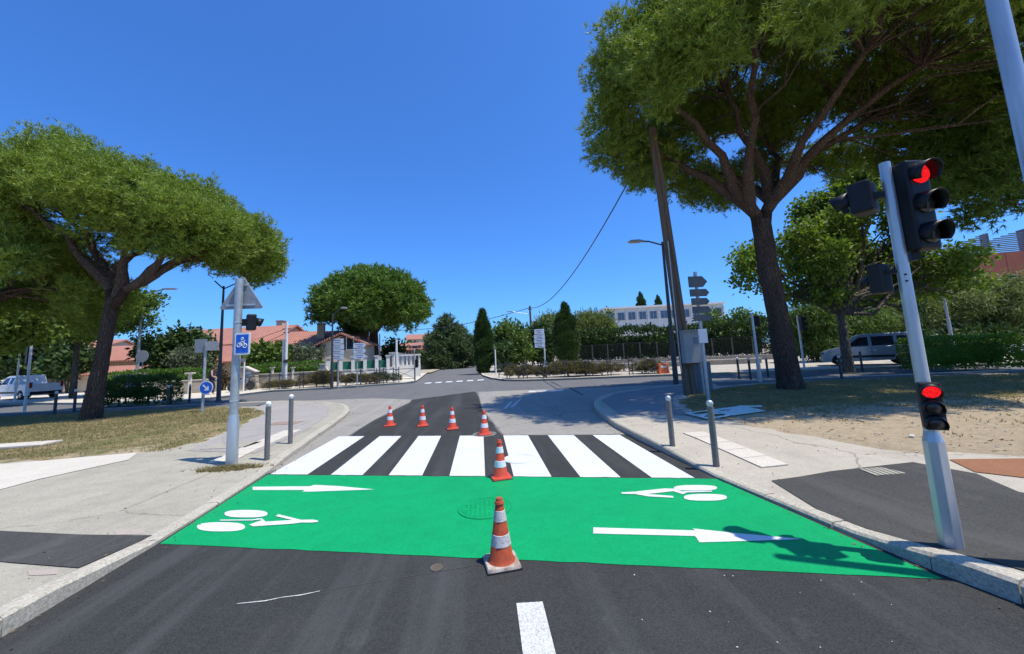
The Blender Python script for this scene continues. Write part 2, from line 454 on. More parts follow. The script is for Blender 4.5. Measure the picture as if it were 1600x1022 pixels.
# ------------------------------------------------------------------ mesh helpers
class MB:
    """Collects simple solids, then links them as one mesh object."""

    def __init__(s):
        s.v, s.f = [], []

    def add(s, vs, fs):
        o = len(s.v)
        s.v += [tuple(v) for v in vs]
        s.f += [tuple(i + o for i in f) for f in fs]
        return s

    def box(s, c, d, rz=0.0, M=None):
        x, y, z = (q / 2 for q in d)
        vs = [Vector((a * x, b * y, e * z)) for a in (-1, 1) for b in (-1, 1) for e in (-1, 1)]
        R = M or Matrix.Rotation(rz, 3, 'Z')
        vs = [R @ v + Vector(c) for v in vs]
        return s.add(vs, [(0, 1, 3, 2), (4, 6, 7, 5), (0, 4, 5, 1), (2, 3, 7, 6), (0, 2, 6, 4), (1, 5, 7, 3)])

    def tube(s, pts, rad, n=10, cap=True, twist=0.0):
        pts = [Vector(p) for p in pts]
        if not isinstance(rad, (list, tuple)):
            rad = [rad] * len(pts)
        vs, fs = [], []
        ref = None
        for i, p in enumerate(pts):
            t = (pts[min(i + 1, len(pts) - 1)] - pts[max(i - 1, 0)]).normalized()
            if ref is None:
                ref = Vector((1, 0, 0)) if abs(t.x) < 0.9 else Vector((0, 1, 0))
            a = (ref - t * ref.dot(t)).normalized()
            b = t.cross(a)
            ref = a
            for k in range(n):
                an = 2 * math.pi * k / n + twist
                vs.append(p + (a * math.cos(an) + b * math.sin(an)) * rad[i])
        for i in range(len(pts) - 1):
            for k in range(n):
                k2 = (k + 1) % n
                fs.append((i * n + k, i * n + k2, (i + 1) * n + k2, (i + 1) * n + k))
        if cap:
            fs.append(tuple(range(n - 1, -1, -1)))
            fs.append(tuple(range((len(pts) - 1) * n, len(pts) * n)))
        return s.add(vs, fs)

    def lathe(s, prof, n=24, c=(0, 0, 0), M=None):
        vs, fs = [], []
        for r, z in prof:
            for k in range(n):
                a = 2 * math.pi * k / n
                v = Vector((r * math.cos(a), r * math.sin(a), z))
                vs.append((M @ v if M else v) + Vector(c))
        for i in range(len(prof) - 1):
            for k in range(n):
                k2 = (k + 1) % n
                fs.append((i * n + k, i * n + k2, (i + 1) * n + k2, (i + 1) * n + k))
        fs.append(tuple(range(n - 1, -1, -1)))
        fs.append(tuple(range((len(prof) - 1) * n, len(prof) * n)))
        return s.add(vs, fs)

    def prism(s, poly, a, b, M=None):
        """poly in local XZ, extruded along local Y from a to b."""
        n = len(poly)
        vs = [Vector((p[0], a, p[1])) for p in poly] + [Vector((p[0], b, p[1])) for p in poly]
        if M:
            vs = [M @ v for v in vs]
        fs = [tuple(range(n)), tuple(range(2 * n - 1, n - 1, -1))]
        fs += [(i, n + i, n + (i + 1) % n, (i + 1) % n) for i in range(n)]
        return s.add(vs, fs)

    def sheet(s, poly, z):
        return s.add([(p[0], p[1], z) for p in poly], [tuple(range(len(poly)))])

    def ball(s, c, r, n=12, sz=1.0):
        prof = [(max(1e-4, r * math.sin(math.pi * i / 8)), -r * sz * math.cos(math.pi * i / 8)) for i in range(9)]
        return s.lathe(prof, n, c)

    def build(s, name, mat, parent=None, smooth=False, bevel=0.0, loc=None, rz=None):
        me = bpy.data.meshes.new(name)
        me.from_pydata(s.v, [], s.f)
        bm = bmesh.new()
        bm.from_mesh(me)
        bmesh.ops.recalc_face_normals(bm, faces=bm.faces)
        bm.to_mesh(me)
        bm.free()
        me.materials.append(mat)
        if smooth:
            me.polygons.foreach_set('use_smooth', [True] * len(me.polygons))
            try:
                me.set_sharp_from_angle(angle=math.radians(40))
            except Exception:
                pass
        o = bpy.data.objects.new(name, me)
        COL.objects.link(o)
        if parent:
            o.parent = parent
        if loc is not None:
            o.location = loc
        if rz is not None:
            o.rotation_euler.z = rz
        if bevel:
            bv = o.modifiers.new('bevel', 'BEVEL')
            bv.width, bv.segments, bv.limit_method = bevel, 2, 'ANGLE'
        return o


def tag(o, label=None, cat=None, group=None, kind=None):
    for k, v in (('label', label), ('category', cat), ('group', group), ('kind', kind)):
        if v:
            o[k] = v
    return o


def thing(name, label, cat, loc=(0, 0, 0), rz=0.0, group=None):
    o = bpy.data.objects.new(name, None)
    o.empty_display_size = 0.2
    COL.objects.link(o)
    o.location = loc
    o.rotation_euler.z = rz
    return tag(o, label, cat, group)


def copy_tree(o, parent=None):
    c = o.copy()
    COL.objects.link(c)
    c.parent = parent
    for ch in [k for k in bpy.data.objects if k.parent == o]:
        copy_tree(ch, c)
    return c


def np_mesh(name, V, Fc, mat, parent=None, smooth=False):
    me = bpy.data.meshes.new(name)
    k = Fc.shape[1]
    me.vertices.add(len(V))
    me.vertices.foreach_set('co', np.ascontiguousarray(V, dtype=np.float32).ravel())
    me.loops.add(Fc.size)
    me.loops.foreach_set('vertex_index', np.ascontiguousarray(Fc, dtype=np.int32).ravel())
    me.polygons.add(len(Fc))
    me.polygons.foreach_set('loop_start', np.arange(0, Fc.size, k, dtype=np.int32))
    if smooth:
        me.polygons.foreach_set('use_smooth', np.ones(len(Fc), dtype=bool))
    me.update(calc_edges=True)
    me.materials.append(mat)
    o = bpy.data.objects.new(name, me)
    COL.objects.link(o)
    if parent:
        o.parent = parent
    return o


def nrm(a):
    return a / np.maximum(np.linalg.norm(a, axis=1, keepdims=True), 1e-9)


def blades(C, D, nb, L, W, spread):
    n = len(C)
    C = np.repeat(C, nb, 0)
    D = nrm(np.repeat(D, nb, 0) + spread * RNG.normal(size=(n * nb, 3)))
    Ls = L * RNG.uniform(0.65, 1.3, (n * nb, 1))
    side = nrm(np.cross(D, RNG.normal(size=D.shape))) * (W / 2)
    V = np.stack([C - side, C + side, C + D * Ls], 1).reshape(-1, 3)
    return V, np.arange(len(V)).reshape(-1, 3)


def leaves(C, D, L, W):
    n = len(C)
    Ls = L * RNG.uniform(0.6, 1.35, (n, 1))
    side = nrm(np.cross(D, RNG.normal(size=D.shape))) * (W / 2) * RNG.uniform(0.7, 1.2, (n, 1))
    up = np.cross(D, side) * 0.25
    mid = C + D * Ls * 0.45
    V = np.stack([C, mid + side + up, C + D * Ls, mid - side + up], 1).reshape(-1, 3)
    q = np.arange(n)[:, None] * 4
    return V, np.concatenate([q + np.array([[0, 1, 2]]), q + np.array([[0, 2, 3]])], 0)


ICO = None


def ico_blob(c, r):
    global ICO
    if ICO is None:
        bm = bmesh.new()
        bmesh.ops.create_icosphere(bm, subdivisions=2, radius=1.0)
        ICO = (np.array([v.co[:] for v in bm.verts]), np.array([[v.index for v in f.verts] for f in bm.faces]))
        bm.free()
    V, Fq = ICO
    return V * (np.array(r) * RNG.uniform(0.8, 1.12, (len(V), 1))) + np.array(c), Fq


def join(parts):
    o, Vs, Fs = 0, [], []
    for V, Fq in parts:
        Vs.append(V)
        Fs.append(Fq + o)
        o += len(V)
    return np.concatenate(Vs), np.concatenate(Fs)


def lobe_points(lobes, dens, zmin=-0.45, rlo=0.7, rhi=1.04, clump=0, cs=0.15):
    """Points near the skin of each lobe; clump > 0 gathers them into shoots of that many."""
    Cs, Ds = [], []
    for c, r in lobes:
        r = np.array(r)
        area = 4 * math.pi * ((r[0] * r[1]) ** 1.6 / 3 + 2 * (r[0] * r[2]) ** 1.6 / 3) ** (1 / 1.6)
        n = max(6, int(area * dens))
        if clump:
            n = max(3, n // clump)
        d = nrm(RNG.normal(size=(int(n * 1.6) + 4, 3)))
        d = d[d[:, 2] > zmin][:n]
        rad = RNG.uniform(rlo, rhi, (len(d), 1))
        P = np.array(c) + d * r * rad
        if clump:
            P = np.repeat(P, clump, 0) + RNG.normal(size=(len(P) * clump, 3)) * cs
            d = nrm(np.repeat(d, clump, 0) + RNG.normal(size=(len(P), 3)) * .35)
        Cs.append(P)
        Ds.append(d)
    return np.concatenate(Cs), np.concatenate(Ds)


def crown(name, lobes, mat, parent, style='leaf', dens=80, L=0.2, W=0.1, nb=7, spread=0.5, up=0.5, core=0.6, zmin=-0.45, clump=0, cs=0.15, rlo=.7, rhi=1.04):
    C, D = lobe_points(lobes, dens, zmin, rlo, rhi, clump, cs)
    if style == 'needle':
        Dn = nrm(D + np.array([0, 0, up]))
        parts = [blades(C, Dn, nb, L, W, spread)]
    else:
        Dn = nrm(D * 0.5 + RNG.normal(size=D.shape) * 0.7 + np.array([0, 0, up - 0.5]))
        parts = [leaves(C, Dn, L, W)]
    if core:
        for c, r in lobes:
            parts.append(ico_blob(c, np.array(r) * core))
    V, Fq = join(parts)
    return np_mesh(name, V, Fq, mat, parent)


def limb_path(a, b, sag=0.15, n=5, wob=0.12):
    a, b = Vector(a), Vector(b)
    ln = (b - a).length
    out = []
    for i in range(n + 1):
        t = i / n
        p = a.lerp(b, t)
        p.z -= math.sin(math.pi * t) * ln * sag
        if 0 < i < n:
            p += Vector(RNG.normal(size=3)) * wob * ln * 0.25
        out.append(p)
    return out


def trunk_mesh(pts, rad, n=20, rough=0.06, sub=6):
    """A tapered trunk with uneven, furrowed section."""
    P = [Vector(p) for p in pts]
    pp, rr = [], []
    for i in range(len(P) - 1):
        for k in range(sub):
            t = k / sub
            pp.append(P[i].lerp(P[i + 1], t))
            rr.append(rad[i] * (1 - t) + rad[i + 1] * t)
    pp.append(P[-1])
    rr.append(rad[-1])
    m = MB().tube(pp, rr, n)
    v = np.array(m.v)
    for i in range(len(pp)):
        ph = RNG.uniform(0, 0.6)
        for k in range(n):
            c = np.array(pp[i])
            j = i * n + k
            a = 2 * math.pi * k / n
            s = 1 + rough * (math.sin(3 * a + i * 0.25) * 0.7 + math.sin(7 * a + ph) * 0.4 + RNG.normal() * 0.5)
            v[j] = c + (v[j] - c) * s
    m.v = [tuple(x) for x in v]
    return m


def umbrella_lobes(cx, cy, Rx, Ry, zr, zt, tilt, n, r=(0.9, 1.4), thick=0.5, rim=True, pw=0.55, flat=0.8):
    lobes, tries = [], 0
    md = 1.55 / math.sqrt(n)
    uv = []
    while len(uv) < n and tries < 9000:
        tries += 1
        a, q = RNG.uniform(0, 2 * math.pi), math.sqrt(RNG.uniform(0, 1))
        u, v = q * math.cos(a), q * math.sin(a)
        if all((u - s) ** 2 + (v - t) ** 2 > md * md for s, t in uv):
            uv.append((u, v))
        elif tries % 300 == 0:
            md *= 0.93
    for u, v in uv:
        q2 = u * u + v * v
        rr = RNG.uniform(*r)
        z = zr + tilt * u + (zt - zr) * max(0.0, 1 - q2) ** pw - rr * 0.5 - RNG.uniform(0, thick)
        lobes.append(((cx + Rx * u, cy + Ry * v, z), (rr, rr, rr * flat)))
        if rim and q2 > 0.4:
            r2 = rr * RNG.uniform(0.6, 0.85)
            lobes.append(((cx + Rx * u * 0.93 + RNG.normal() * 0.3, cy + Ry * v * 0.93 + RNG.normal() * 0.3, z - rr * RNG.uniform(0.7, 1.1)), (r2, r2, r2 * 0.75)))
    return lobes


def pine(name, label, group, trunk_pts, trunk_r, forks, lobes, mat, k=7, dens=110, L=0.2, W=0.03, nb=7, limb_r=0.2, br_r=0.06, seed_sag=-0.08):
    base = Vector(trunk_pts[0])
    t = thing(name, label, 'tree', base, group=group)
    off = np.array(base)
    trunk_mesh([Vector(p) - base for p in trunk_pts], trunk_r).build('trunk', bark_p, t, smooth=True)
    fk = [Vector(f) - base for f in forks]
    lb = [((np.array(c) - off), r) for c, r in lobes]
    cs = np.array([c for c, r in lb])
    ctr = cs.mean(0)
    ang = np.arctan2(cs[:, 1] - fk[0].y, cs[:, 0] - fk[0].x)
    rad = np.hypot(cs[:, 0] - fk[0].x, cs[:, 1] - fk[0].y)
    mb = MB()
    Rm = rad.max()
    sect = ((ang + math.pi) / (2 * math.pi) * k).astype(int) % k
    sect[rad < Rm * 0.3] = k
    for s in range(k + 1):
        idx = np.where(sect == s)[0]
        if len(idx) == 0:
            continue
        m = Vector(cs[idx].mean(0))
        f = min(fk, key=lambda q: (q - m).length)
        end = f.lerp(m, 0.88) - Vector((0, 0, 0.5))
        path = limb_path(f, end, seed_sag, 6, 0.075)
        tt = Vector(trunk_pts[-1]) - base
        path = [tt - Vector((0, 0, .45)), tt.lerp(f, .45)] + path
        rr_l = [trunk_r[-1] * .80, trunk_r[-1] * .66, limb_r * 1.35, limb_r * 1.12] + [limb_r * (1 - 0.62 * i / 6) for i in range(2, 7)]
        mb.tube(path, rr_l, 10)
        path = path[2:]
        for j in idx:
            if RNG.random() < .35:
                continue
            q = Vector(cs[j]) + Vector((0, 0, 0.15))
            p0 = min(path[1:-1], key=lambda w: (w - q).length + max(0, w.z - q.z) * 2)
            pa = limb_path(p0, q, 0.05, 4, 0.16)
            mb.tube(pa, [br_r * (1 - 0.6 * i / 4) for i in range(5)], 6)
            for _ in range(1):
                q2 = q + Vector(RNG.normal(size=3)) * lb[j][1][0] * 0.45
                mb.tube(limb_path(pa[2], q2, 0.03, 3, 0.2), [br_r * 0.45, br_r * .35, br_r * .25, br_r * .18], 5)
    mb.build('branches', bark_b, t, smooth=True)
    vis, out = [], []
    for (c, q_) in lb:          # clumps well outside the picture get coarser needles
        w_ = c + off
        px_, py_ = proj(*w_)
        (vis if (depth(*w_) > 1 and -120 < px_ < 1720 and py_ > -130) else out).append((c, q_))
    parts_ = []
    for ls, dn, ww in ((vis, dens, W), (out, dens * .3, W * 2.4)):
        if not ls:
            continue
        C, D = lobe_points(ls, dn, -.95, .42, 1.14, 7, L * .62)
        parts_.append(blades(C, nrm(D + np.array([0, 0, .5])), nb, L, ww, .7))
    for c, q_ in lb:
        parts_.append(ico_blob(c, np.array(q_) * .33))
    V, Fq = join(parts_)
    np_mesh('crown', V, Fq, mat, t)
    return t


def broad_tree(name, label, base, h_fork, trunk_r, lobes, mat, dens=60, L=0.24, W=0.2, group=None, cat='tree', bark=None, core=0.55, lean=(0, 0)):
    base = Vector(base)
    t = thing(name, label, cat, base, group=group)
    fork = Vector((lean[0], lean[1], h_fork))
    lb = [((np.array(c) - np.array(base)), r) for c, r in lobes]
    trunk_mesh([(0, 0, -0.05), (lean[0] * .4, lean[1] * .4, h_fork * 0.5), fork], [trunk_r * 1.25, trunk_r, trunk_r * 0.8], 12, 0.04).build('trunk', bark or bark_g, t, smooth=True)
    mb = MB()
    for c, r in lb:
        c = Vector(c)
        mb.tube(limb_path(fork - Vector((0, 0, .1)), c, 0.0, 5, 0.15), [trunk_r * 0.5 * (1 - 0.75 * i / 5) for i in range(6)], 6)
        for _ in range(2):
            mb.tube(limb_path(fork.lerp(c, .6), c + Vector(RNG.normal(size=3)) * r[0] * .5, 0, 3, .2), [trunk_r * .14, trunk_r * .1, trunk_r * .08, trunk_r * .05], 5)
    mb.build('branches', bark or bark_g, t, smooth=True)
    crown('crown', lb, mat, t, 'leaf', dens, L, W, core=core, zmin=-.95, clump=9, cs=L * .9, rlo=.6, rhi=1.15)
    return t


def rand_lobes(c, R, n, r, zflat=0.85):
    """n lobes inside the ellipsoid c, R."""
    out = []
    for i in range(n):
        d = nrm(RNG.normal(size=(1, 3)))[0] * RNG.uniform(0.35, 1.0) ** 0.5
        rr = RNG.uniform(*r)
        out.append((tuple(np.array(c) + d * (np.array(R) - rr * 0.8)), (rr, rr, rr * zflat)))
    return out


# ------------------------------------------------------------------ setting: terrain, carriageway, pavements
def grid_sheet(name, poly, zf, mat, cell=0.45, parent=None, kind=None, off=0.0, drop=0.0):
    bm = bmesh.new()
    vs = [bm.verts.new((p[0], p[1], 0)) for p in poly]
    bm.faces.new(vs)
    bmesh.ops.triangulate(bm, faces=bm.faces)
    for _ in range(7):
        lg = [e for e in bm.edges if e.calc_length() > cell]
        if not lg or len(bm.faces) > 30000:
            break
        bmesh.ops.subdivide_edges(bm, edges=lg, cuts=1)
        bmesh.ops.triangulate(bm, faces=[f for f in bm.faces if len(f.verts) > 3])
    for v in bm.verts:
        v.co.z = zf(v.co.x, v.co.y) + off - (drop if v.is_boundary else 0.0)
    bmesh.ops.recalc_face_normals(bm, faces=bm.faces)
    if sum(f.normal.z for f in bm.faces) < 0:
        bmesh.ops.reverse_faces(bm, faces=bm.faces)
    me = bpy.data.meshes.new(name)
    bm.to_mesh(me)
    bm.free()
    me.materials.append(mat)
    o = bpy.data.objects.new(name, me)
    COL.objects.link(o)
    if parent:
        o.parent = parent
    if kind:
        o['kind'] = kind
    return o


terrain = MB().sheet([(-1500, -200), (1500, -200), (1500, 3000), (-1500, 3000)], -0.03).build('ground', earth)
tag(terrain, kind='structure')

KL = [(-3.15, -14.0), (-3.15, -4.0), (-3.15, 2.95), (-3.2, 4.2), (-3.28, 5.2), (-3.4, 6.4), (-3.58, 8.0), (-3.8, 9.4), (-3.97, 10.64), (-4.2, 12.2), (-4.5, 13.5), (-4.95, 14.7), (-5.6, 15.75), (-6.6, 16.8), (-8.0, 17.8), (-9.2, 18.45), (-10.4, 18.75), (-13.0, 19.02), (-16.3, 19.36), (-22.3, 19.97), (-34, 21.15), (-60, 23.8)]
KR = [(3.35, -14.0), (3.35, -4.0), (3.2, 2.3), (3.1, 2.7), (3.02, 3.4), (2.85, 4.83), (2.76, 6.98), (2.76, 8.36), (2.88, 9.7), (3.1, 11.05), (3.38, 12.0), (3.75, 12.85), (4.4, 13.8), (5.2, 14.45), (6.1, 14.95), (8.0, 15.7), (9.7, 16.05), (11.7, 15.72), (14.3, 15.3), (21.7, 14.08), (40, 11.0)]


def resample(pl, step):
    out = [Vector((*pl[0], 0))]
    for a, b in zip(pl[:-1], pl[1:]):
        a, b = Vector((*a, 0)), Vector((*b, 0))
        n = max(1, round((b - a).length / step))
        for i in range(1, n + 1):
            out.append(a.lerp(b, i / n))
    return out


def kerb_h(side, y):
    if side < 0:
        return float(np.interp(y, [-15, 3.2, 4.25, 6.4, 7.6], [.13, .13, .035, .035, .10]))
    return float(np.interp(y, [-15, 2.55, 3.25, 4.9, 6.6], [.13, .13, .04, .04, .12]))


SL, SR = 0.10, 0.168
cL = np.array([y + SL * x for x, y in KL])
cR = np.array([y + SR * x for x, y in KR])
cL = np.maximum.accumulate(cL + np.arange(len(cL)) * 1e-6)
cR = np.maximum.accumulate(cR + np.arange(len(cR)) * 1e-6)


def gz(x, y):
    if x < 0:
        c = y + SL * x
        ky, kx = np.interp(c, cL, [k[1] for k in KL]), np.interp(c, cL, [k[0] for k in KL])
        d = kx - x
        h = kerb_h(-1, ky)
    else:
        c = y + SR * x
        ky, kx = np.interp(c, cR, [k[1] for k in KR]), np.interp(c, cR, [k[0] for k in KR])
        d = x - kx
        h = kerb_h(1, ky)
    w = float(np.interp(d, [0.9, 3.0], [1, 0]))
    return h * w + 0.10 * (1 - w)


ROAD_Z = 0.0
road = MB().sheet([(-70, 25.5), (-70, 22), (-23, 18), (-12, 17), (-8, 14), (-6, 8), (-6, -14), (6, -14), (6, 8), (9, 13), (22, 12), (70, 4), (70, 13), (27, 19), (16, 23), (5, 27), (2.5, 33), (-0.5, 72), (2, 120), (-5, 120), (-8, 72), (-6.5, 30), (-16, 31), (-40, 34)], ROAD_Z).build('road', mid_asph)
tag(road, kind='structure')


def skew(x, c, s=-0.262):
    return c + s * x


def jag(a, b, n, amp):
    out = []
    for i in range(n + 1):
        t = i / n
        out.append((a[0] + (b[0] - a[0]) * t + RNG.normal() * amp * (0 < i < n), a[1] + (b[1] - a[1]) * t + RNG.normal() * amp * (0 < i < n)))
    return out


# fresh asphalt on this street and up the left lane; pale old asphalt in the right lane and left shoulder
na = [(-4.2, -14), (4.2, -14), (4.2, 3), (3.6, 5.6), (3.6, 7.45)] + jag((3.6, 7.35), (0.35, 8.25), 8, 0.015) + jag((0.35, 8.25), (-0.1, 12.4), 8, 0.02) + [(-0.25, 16.2), (-0.45, 18.9)] + [(-3.0, 16.6)] + jag((-2.9, 15.6), (-3.15, 11.5), 6, 0.04) + jag((-3.15, 11.5), (-3.1, 8.9), 5, 0.03) + [(-2.85, 7.2), (-3.0, 6.6), (-4.2, 6.4)]
MB().sheet(na, 0.004).build('fresh_asphalt', new_asph, road)
oa = [(0.37, 8.27), (3.6, 7.4), (3.6, 10), (6, 14), (8.5, 15.3), (8.6, 16.9)] + jag((8.6, 16.9), (-0.3, 18.6), 10, 0.05) + [(-0.22, 16.2), (-0.08, 12.4)]
MB().sheet(oa, 0.0035).build('old_asphalt', old_asph, road)
os_ = [(-3.12, 8.9), (-3.17, 11.5), (-2.95, 15.6), (-3.05, 16.7), (-5.0, 18.2), (-8.4, 18.9), (-10, 18.9), (-6.5, 14), (-5, 9), (-4.2, 6.6), (-3.05, 6.7), (-2.9, 7.2)]
MB().sheet(os_, 0.0045).build('old_asphalt', old_asph, road)

# green cycle crossing with white symbols
gp = jag((-3.17, skew(-3.17, 3.37)), (3.06, skew(3.06, 3.40)), 40, 0.004) + jag((2.83, skew(2.83, 5.55)), (-3.36, skew(-3.36, 5.54)), 40, 0.005)
green = MB().sheet(gp, 0.008).build('green_cycle_crossing', green_p, road)


def pxpoly(pts, ox, oy, s):
    return [tuple(un(ox + x / s, oy + y / s, 0.012)[:2]) for x, y in pts]


def pxell(cx, cy, rx, ry, ox, oy, s, n=28, e=2.5):
    pts = []
    for i in range(n):
        a = 2 * math.pi * i / n
        c, d = math.cos(a), math.sin(a)
        pts.append((cx + rx * abs(c) ** (2 / e) * (1 if c > 0 else -1), cy + ry * abs(d) ** (2 / e) * (1 if d > 0 else -1)))
    return pxpoly(pts, ox, oy, s)


def symbol(polys):
    m = MB()
    for i, p in enumerate(polys):
        m.sheet(p, 0.012 + 0.0012 * i)
    return m.build('bicycle_symbol', white_p, green)


symbol([pxell(145, 522, 120, 23, 300, 660, 3.2), pxell(270, 457, 108, 19, 300, 660, 3.2),
        pxpoly([(285, 512), (352, 489), (318, 482), (350, 481), (368, 497), (500, 489), (418, 470), (432, 460), (545, 488), (605, 487), (630, 492), (630, 499), (600, 502), (545, 502), (500, 508), (305, 521)], 300, 660, 3.2),
        pxpoly([(140, 488), (300, 487), (345, 482), (345, 487), (300, 492), (140, 493)], 300, 660, 3.2)])
symbol([pxell(1238, 327, 108, 14, 700, 660, 3.2), pxell(1287, 375, 108, 17, 700, 660, 3.2),
        pxpoly([(865, 351), (935, 347), (1080, 331), (1130, 332), (1195, 352), (1175, 360), (1125, 345), (1000, 359), (1125, 369), (1128, 378), (1000, 371), (935, 359), (870, 358)], 700, 660, 3.2),
        pxpoly([(1165, 346), (1320, 343), (1320, 348), (1190, 352)], 700, 660, 3.2)])
MB().sheet(pxpoly([(303, 322), (590, 319), (612, 312), (730, 318), (912, 335), (600, 346), (550, 346), (565, 338), (303, 338)], 300, 660, 3.2), 0.012).build('arrow', white_p, green)
MB().sheet(pxpoly([(927, 824), (1086, 828.8), (1082, 825.6), (1146, 832.5), (1253, 842), (1230, 843.4), (1093, 847.3), (1088, 840), (1086, 837.5), (927, 833.5)], 0, 0, 1), 0.012).build('arrow', white_p, green)

# zebra bars
zx0 = [-3.33, -2.33, -1.43, -0.535, 0.355, 1.225, 2.10]
for i, x in enumerate(zx0):
    w = 0.50 if i else 0.62
    yn, yf = 5.575, 8.33
    xa, xb = x, x + w
    sh = [0.0, -0.02, -0.03, -0.02, 0.0, 0.02, 0.0][i]
    p = jag((xa, skew(xa, yn)), (xb, skew(xb, yn)), 5, 0.004) + jag((xb + sh, skew(xb, yf, -0.285)), (xa + sh, skew(xa, yf, -0.285)), 5, 0.006)
    MB().sheet(p, 0.0085).build('crossing_stripe', white_p, road)
# centre dash, scratched line, give-way dashes and the worn marks by the junction
MB().sheet([(0.155, 1.4), (0.345, 1.4), (0.335, 2.775), (0.16, 2.785)], 0.008).build('centre_dash', oldwhite_p, road)
sl = [un(x, y)[:2] for x, y in ((370, 945), (415, 940), (440, 935), (470, 931), (500, 925))]
MB().sheet([(p[0], p[1] - .003 - .005 * (i % 2)) for i, p in enumerate(sl)] + [(p[0], p[1] + .003) for p in sl[::-1]], 0.0075).build('chalk_line', oldwhite_p, road)
sl = [un(x, y)[:2] for x, y in ((500, 925), (620, 905), (760, 882))]
MB().sheet([(p[0], p[1] - .0025) for p in sl] + [(p[0], p[1] + .0025) for p in sl[::-1]], 0.0072).build('chalk_line', ground_mat('faint_chalk', (.09, .09, .09), (.05, .05, .05), agg=.4), road)
for i in range(6):
    a = un(669 + i * 16.4, 598.6 - i * 0.95)
    MB().sheet([(a.x - .22, a.y - .55), (a.x + .22, a.y - .55), (a.x + .22, a.y + .5), (a.x - .22, a.y + .5)], 0.006).build('give_way_dash', white_p, road)
for pts in ([(786, 639), (797, 628), (801, 628), (791, 639)], [(796, 637), (812, 624), (815, 624), (802, 636)], [(826, 611), (880, 609), (880, 611), (826, 613)]):
    MB().sheet([tuple(un(*p)[:2]) for p in pts], 0.0062).build('worn_marking', oldwhite_p, road)
for pts in ([(860, 597), (876, 604), (877, 603.4), (862, 596.6)], [(888, 606), (910, 618), (912, 617.5), (890, 605.4)]):
    MB().sheet([tuple(un(*p)[:2]) for p in pts], 0.0063).build('tar_seam', new_asph, road)


def ring_cover(c, r, z, mat_c, mat_r, name, par):
    o = MB().lathe([(r, z - 0.002), (r, z + 0.002), (r * 0.99, z + 0.004)], 36, (c[0], c[1], 0)).build(name, mat_c, par)
    m = MB()
    for q in (1.0, 0.86):
        m.tube([(c[0] + r * q * math.cos(a), c[1] + r * q * math.sin(a), z + 0.003) for a in np.linspace(0, 2 * math.pi, 37)], 0.006, 5, False)
    m.build('rim', mat_r, o)
    return o


mh = un(758, 795)
ring_cover(mh, 0.29, 0.010, green_p, green_p, 'manhole_cover', road)
bumps = MB()
for i in range(-5, 6):
    for j in range(-5, 6):
        if i * i + j * j < 22 and RNG.random() < 0.8:
            bumps.box((mh.x + i * 0.05, mh.y + j * 0.05, 0.014), (0.022, 0.022, 0.008), 0.78)
bumps.build('cover_studs', green_p, road)
c2 = un(812, 718)
ring_cover(c2, 0.26, 0.0095, white_p, white_p, 'manhole_cover', road)
c3 = un(682, 889)
ring_cover(c3, 0.045, 0.006, pm('rusty_iron', (0.12, 0.09, 0.06), (0.08, 0.06, 0.045), rough=0.8), pm('iron_rim', (.13, .11, .085), (.1, .085, .07), rough=.8), 'valve_cover', road)
c4 = un(757, 679)
ring_cover(c4, 0.25, 0.0070, mid_asph, old_asph, 'manhole_cover', road)


def pavement(name, side, K, sl, mat, ext):
    pts = resample(K, 0.25)
    V, Fq = [], []
    ds = [0.13, 0.4, 0.9, 1.5, 2.2, 3.0, 6, 15, ext]
    for p in pts:
        for d in ds:
            x = p.x + side * d
            y = p.y - (SL if side < 0 else SR) * (x - p.x)
            h = kerb_h(side, p.y)
            w = float(np.interp(d, [0.9, 3.0], [1, 0]))
            V.append((x, y, h * w + 0.10 * (1 - w)))
    n = len(ds)
    for i in range(len(pts) - 1):
        for j in range(n - 1):
            a = i * n + j
            Fq.append((a, a + n, a + n + 1, a + 1) if side < 0 else (a, a + 1, a + n + 1, a + n))
    o = np_mesh(name, np.array(V), np.array(Fq), mat)
    tag(o, kind='structure')
    # kerb stones, one object each
    ks = resample(K, 0.95)
    for i in range(len(ks) - 1):
        a, b = ks[i], ks[i + 1]
        if (a - Vector((0, 0, 0))).length > 30:
            continue
        t = (b - a).normalized()
        nin = Vector((-t.y, t.x, 0))
        if nin.x * side < 0 and abs(nin.x) > 0.05:
            nin = -nin
        if abs(nin.x) <= 0.05 and nin.y > 0:
            nin = -nin
        a2, b2 = a + t * 0.005, b - t * 0.005
        vs = []
        jz = RNG.normal() * 0.003
        jo = RNG.normal() * 0.004
        ns = 5
        for q_ in range(ns):
            p = a2.lerp(b2, q_ / (ns - 1))
            h = kerb_h(side, p.y) + 0.006 + jz
            ch = min(0.02, h * 0.4)
            wob = RNG.normal() * 0.0022
            for o_, z in ((0.0, -0.05), (0.0 + jo + wob, h - ch), (ch + jo + wob, h + wob * .6), (0.145, h), (0.145, -0.05)):
                q = p + nin * o_
                vs.append((q.x, q.y, z))
        m = MB().add(vs, [(0, 1, 2, 3, 4), tuple(5 * (ns - 1) + k for k in (4, 3, 2, 1, 0))] + [(l * 5 + k, l * 5 + 5 + k, l * 5 + 5 + (k + 1) % 5, l * 5 + (k + 1) % 5) for l in range(ns - 1) for k in range(5)])
        m.build('kerb_stone', kerb_m, o)
    return o


pav_l = pavement('pavement_left', -1, KL, SL, concrete_g, 60)
pav_r = pavement('pavement_right', 1, KR, SR, concrete, 60)

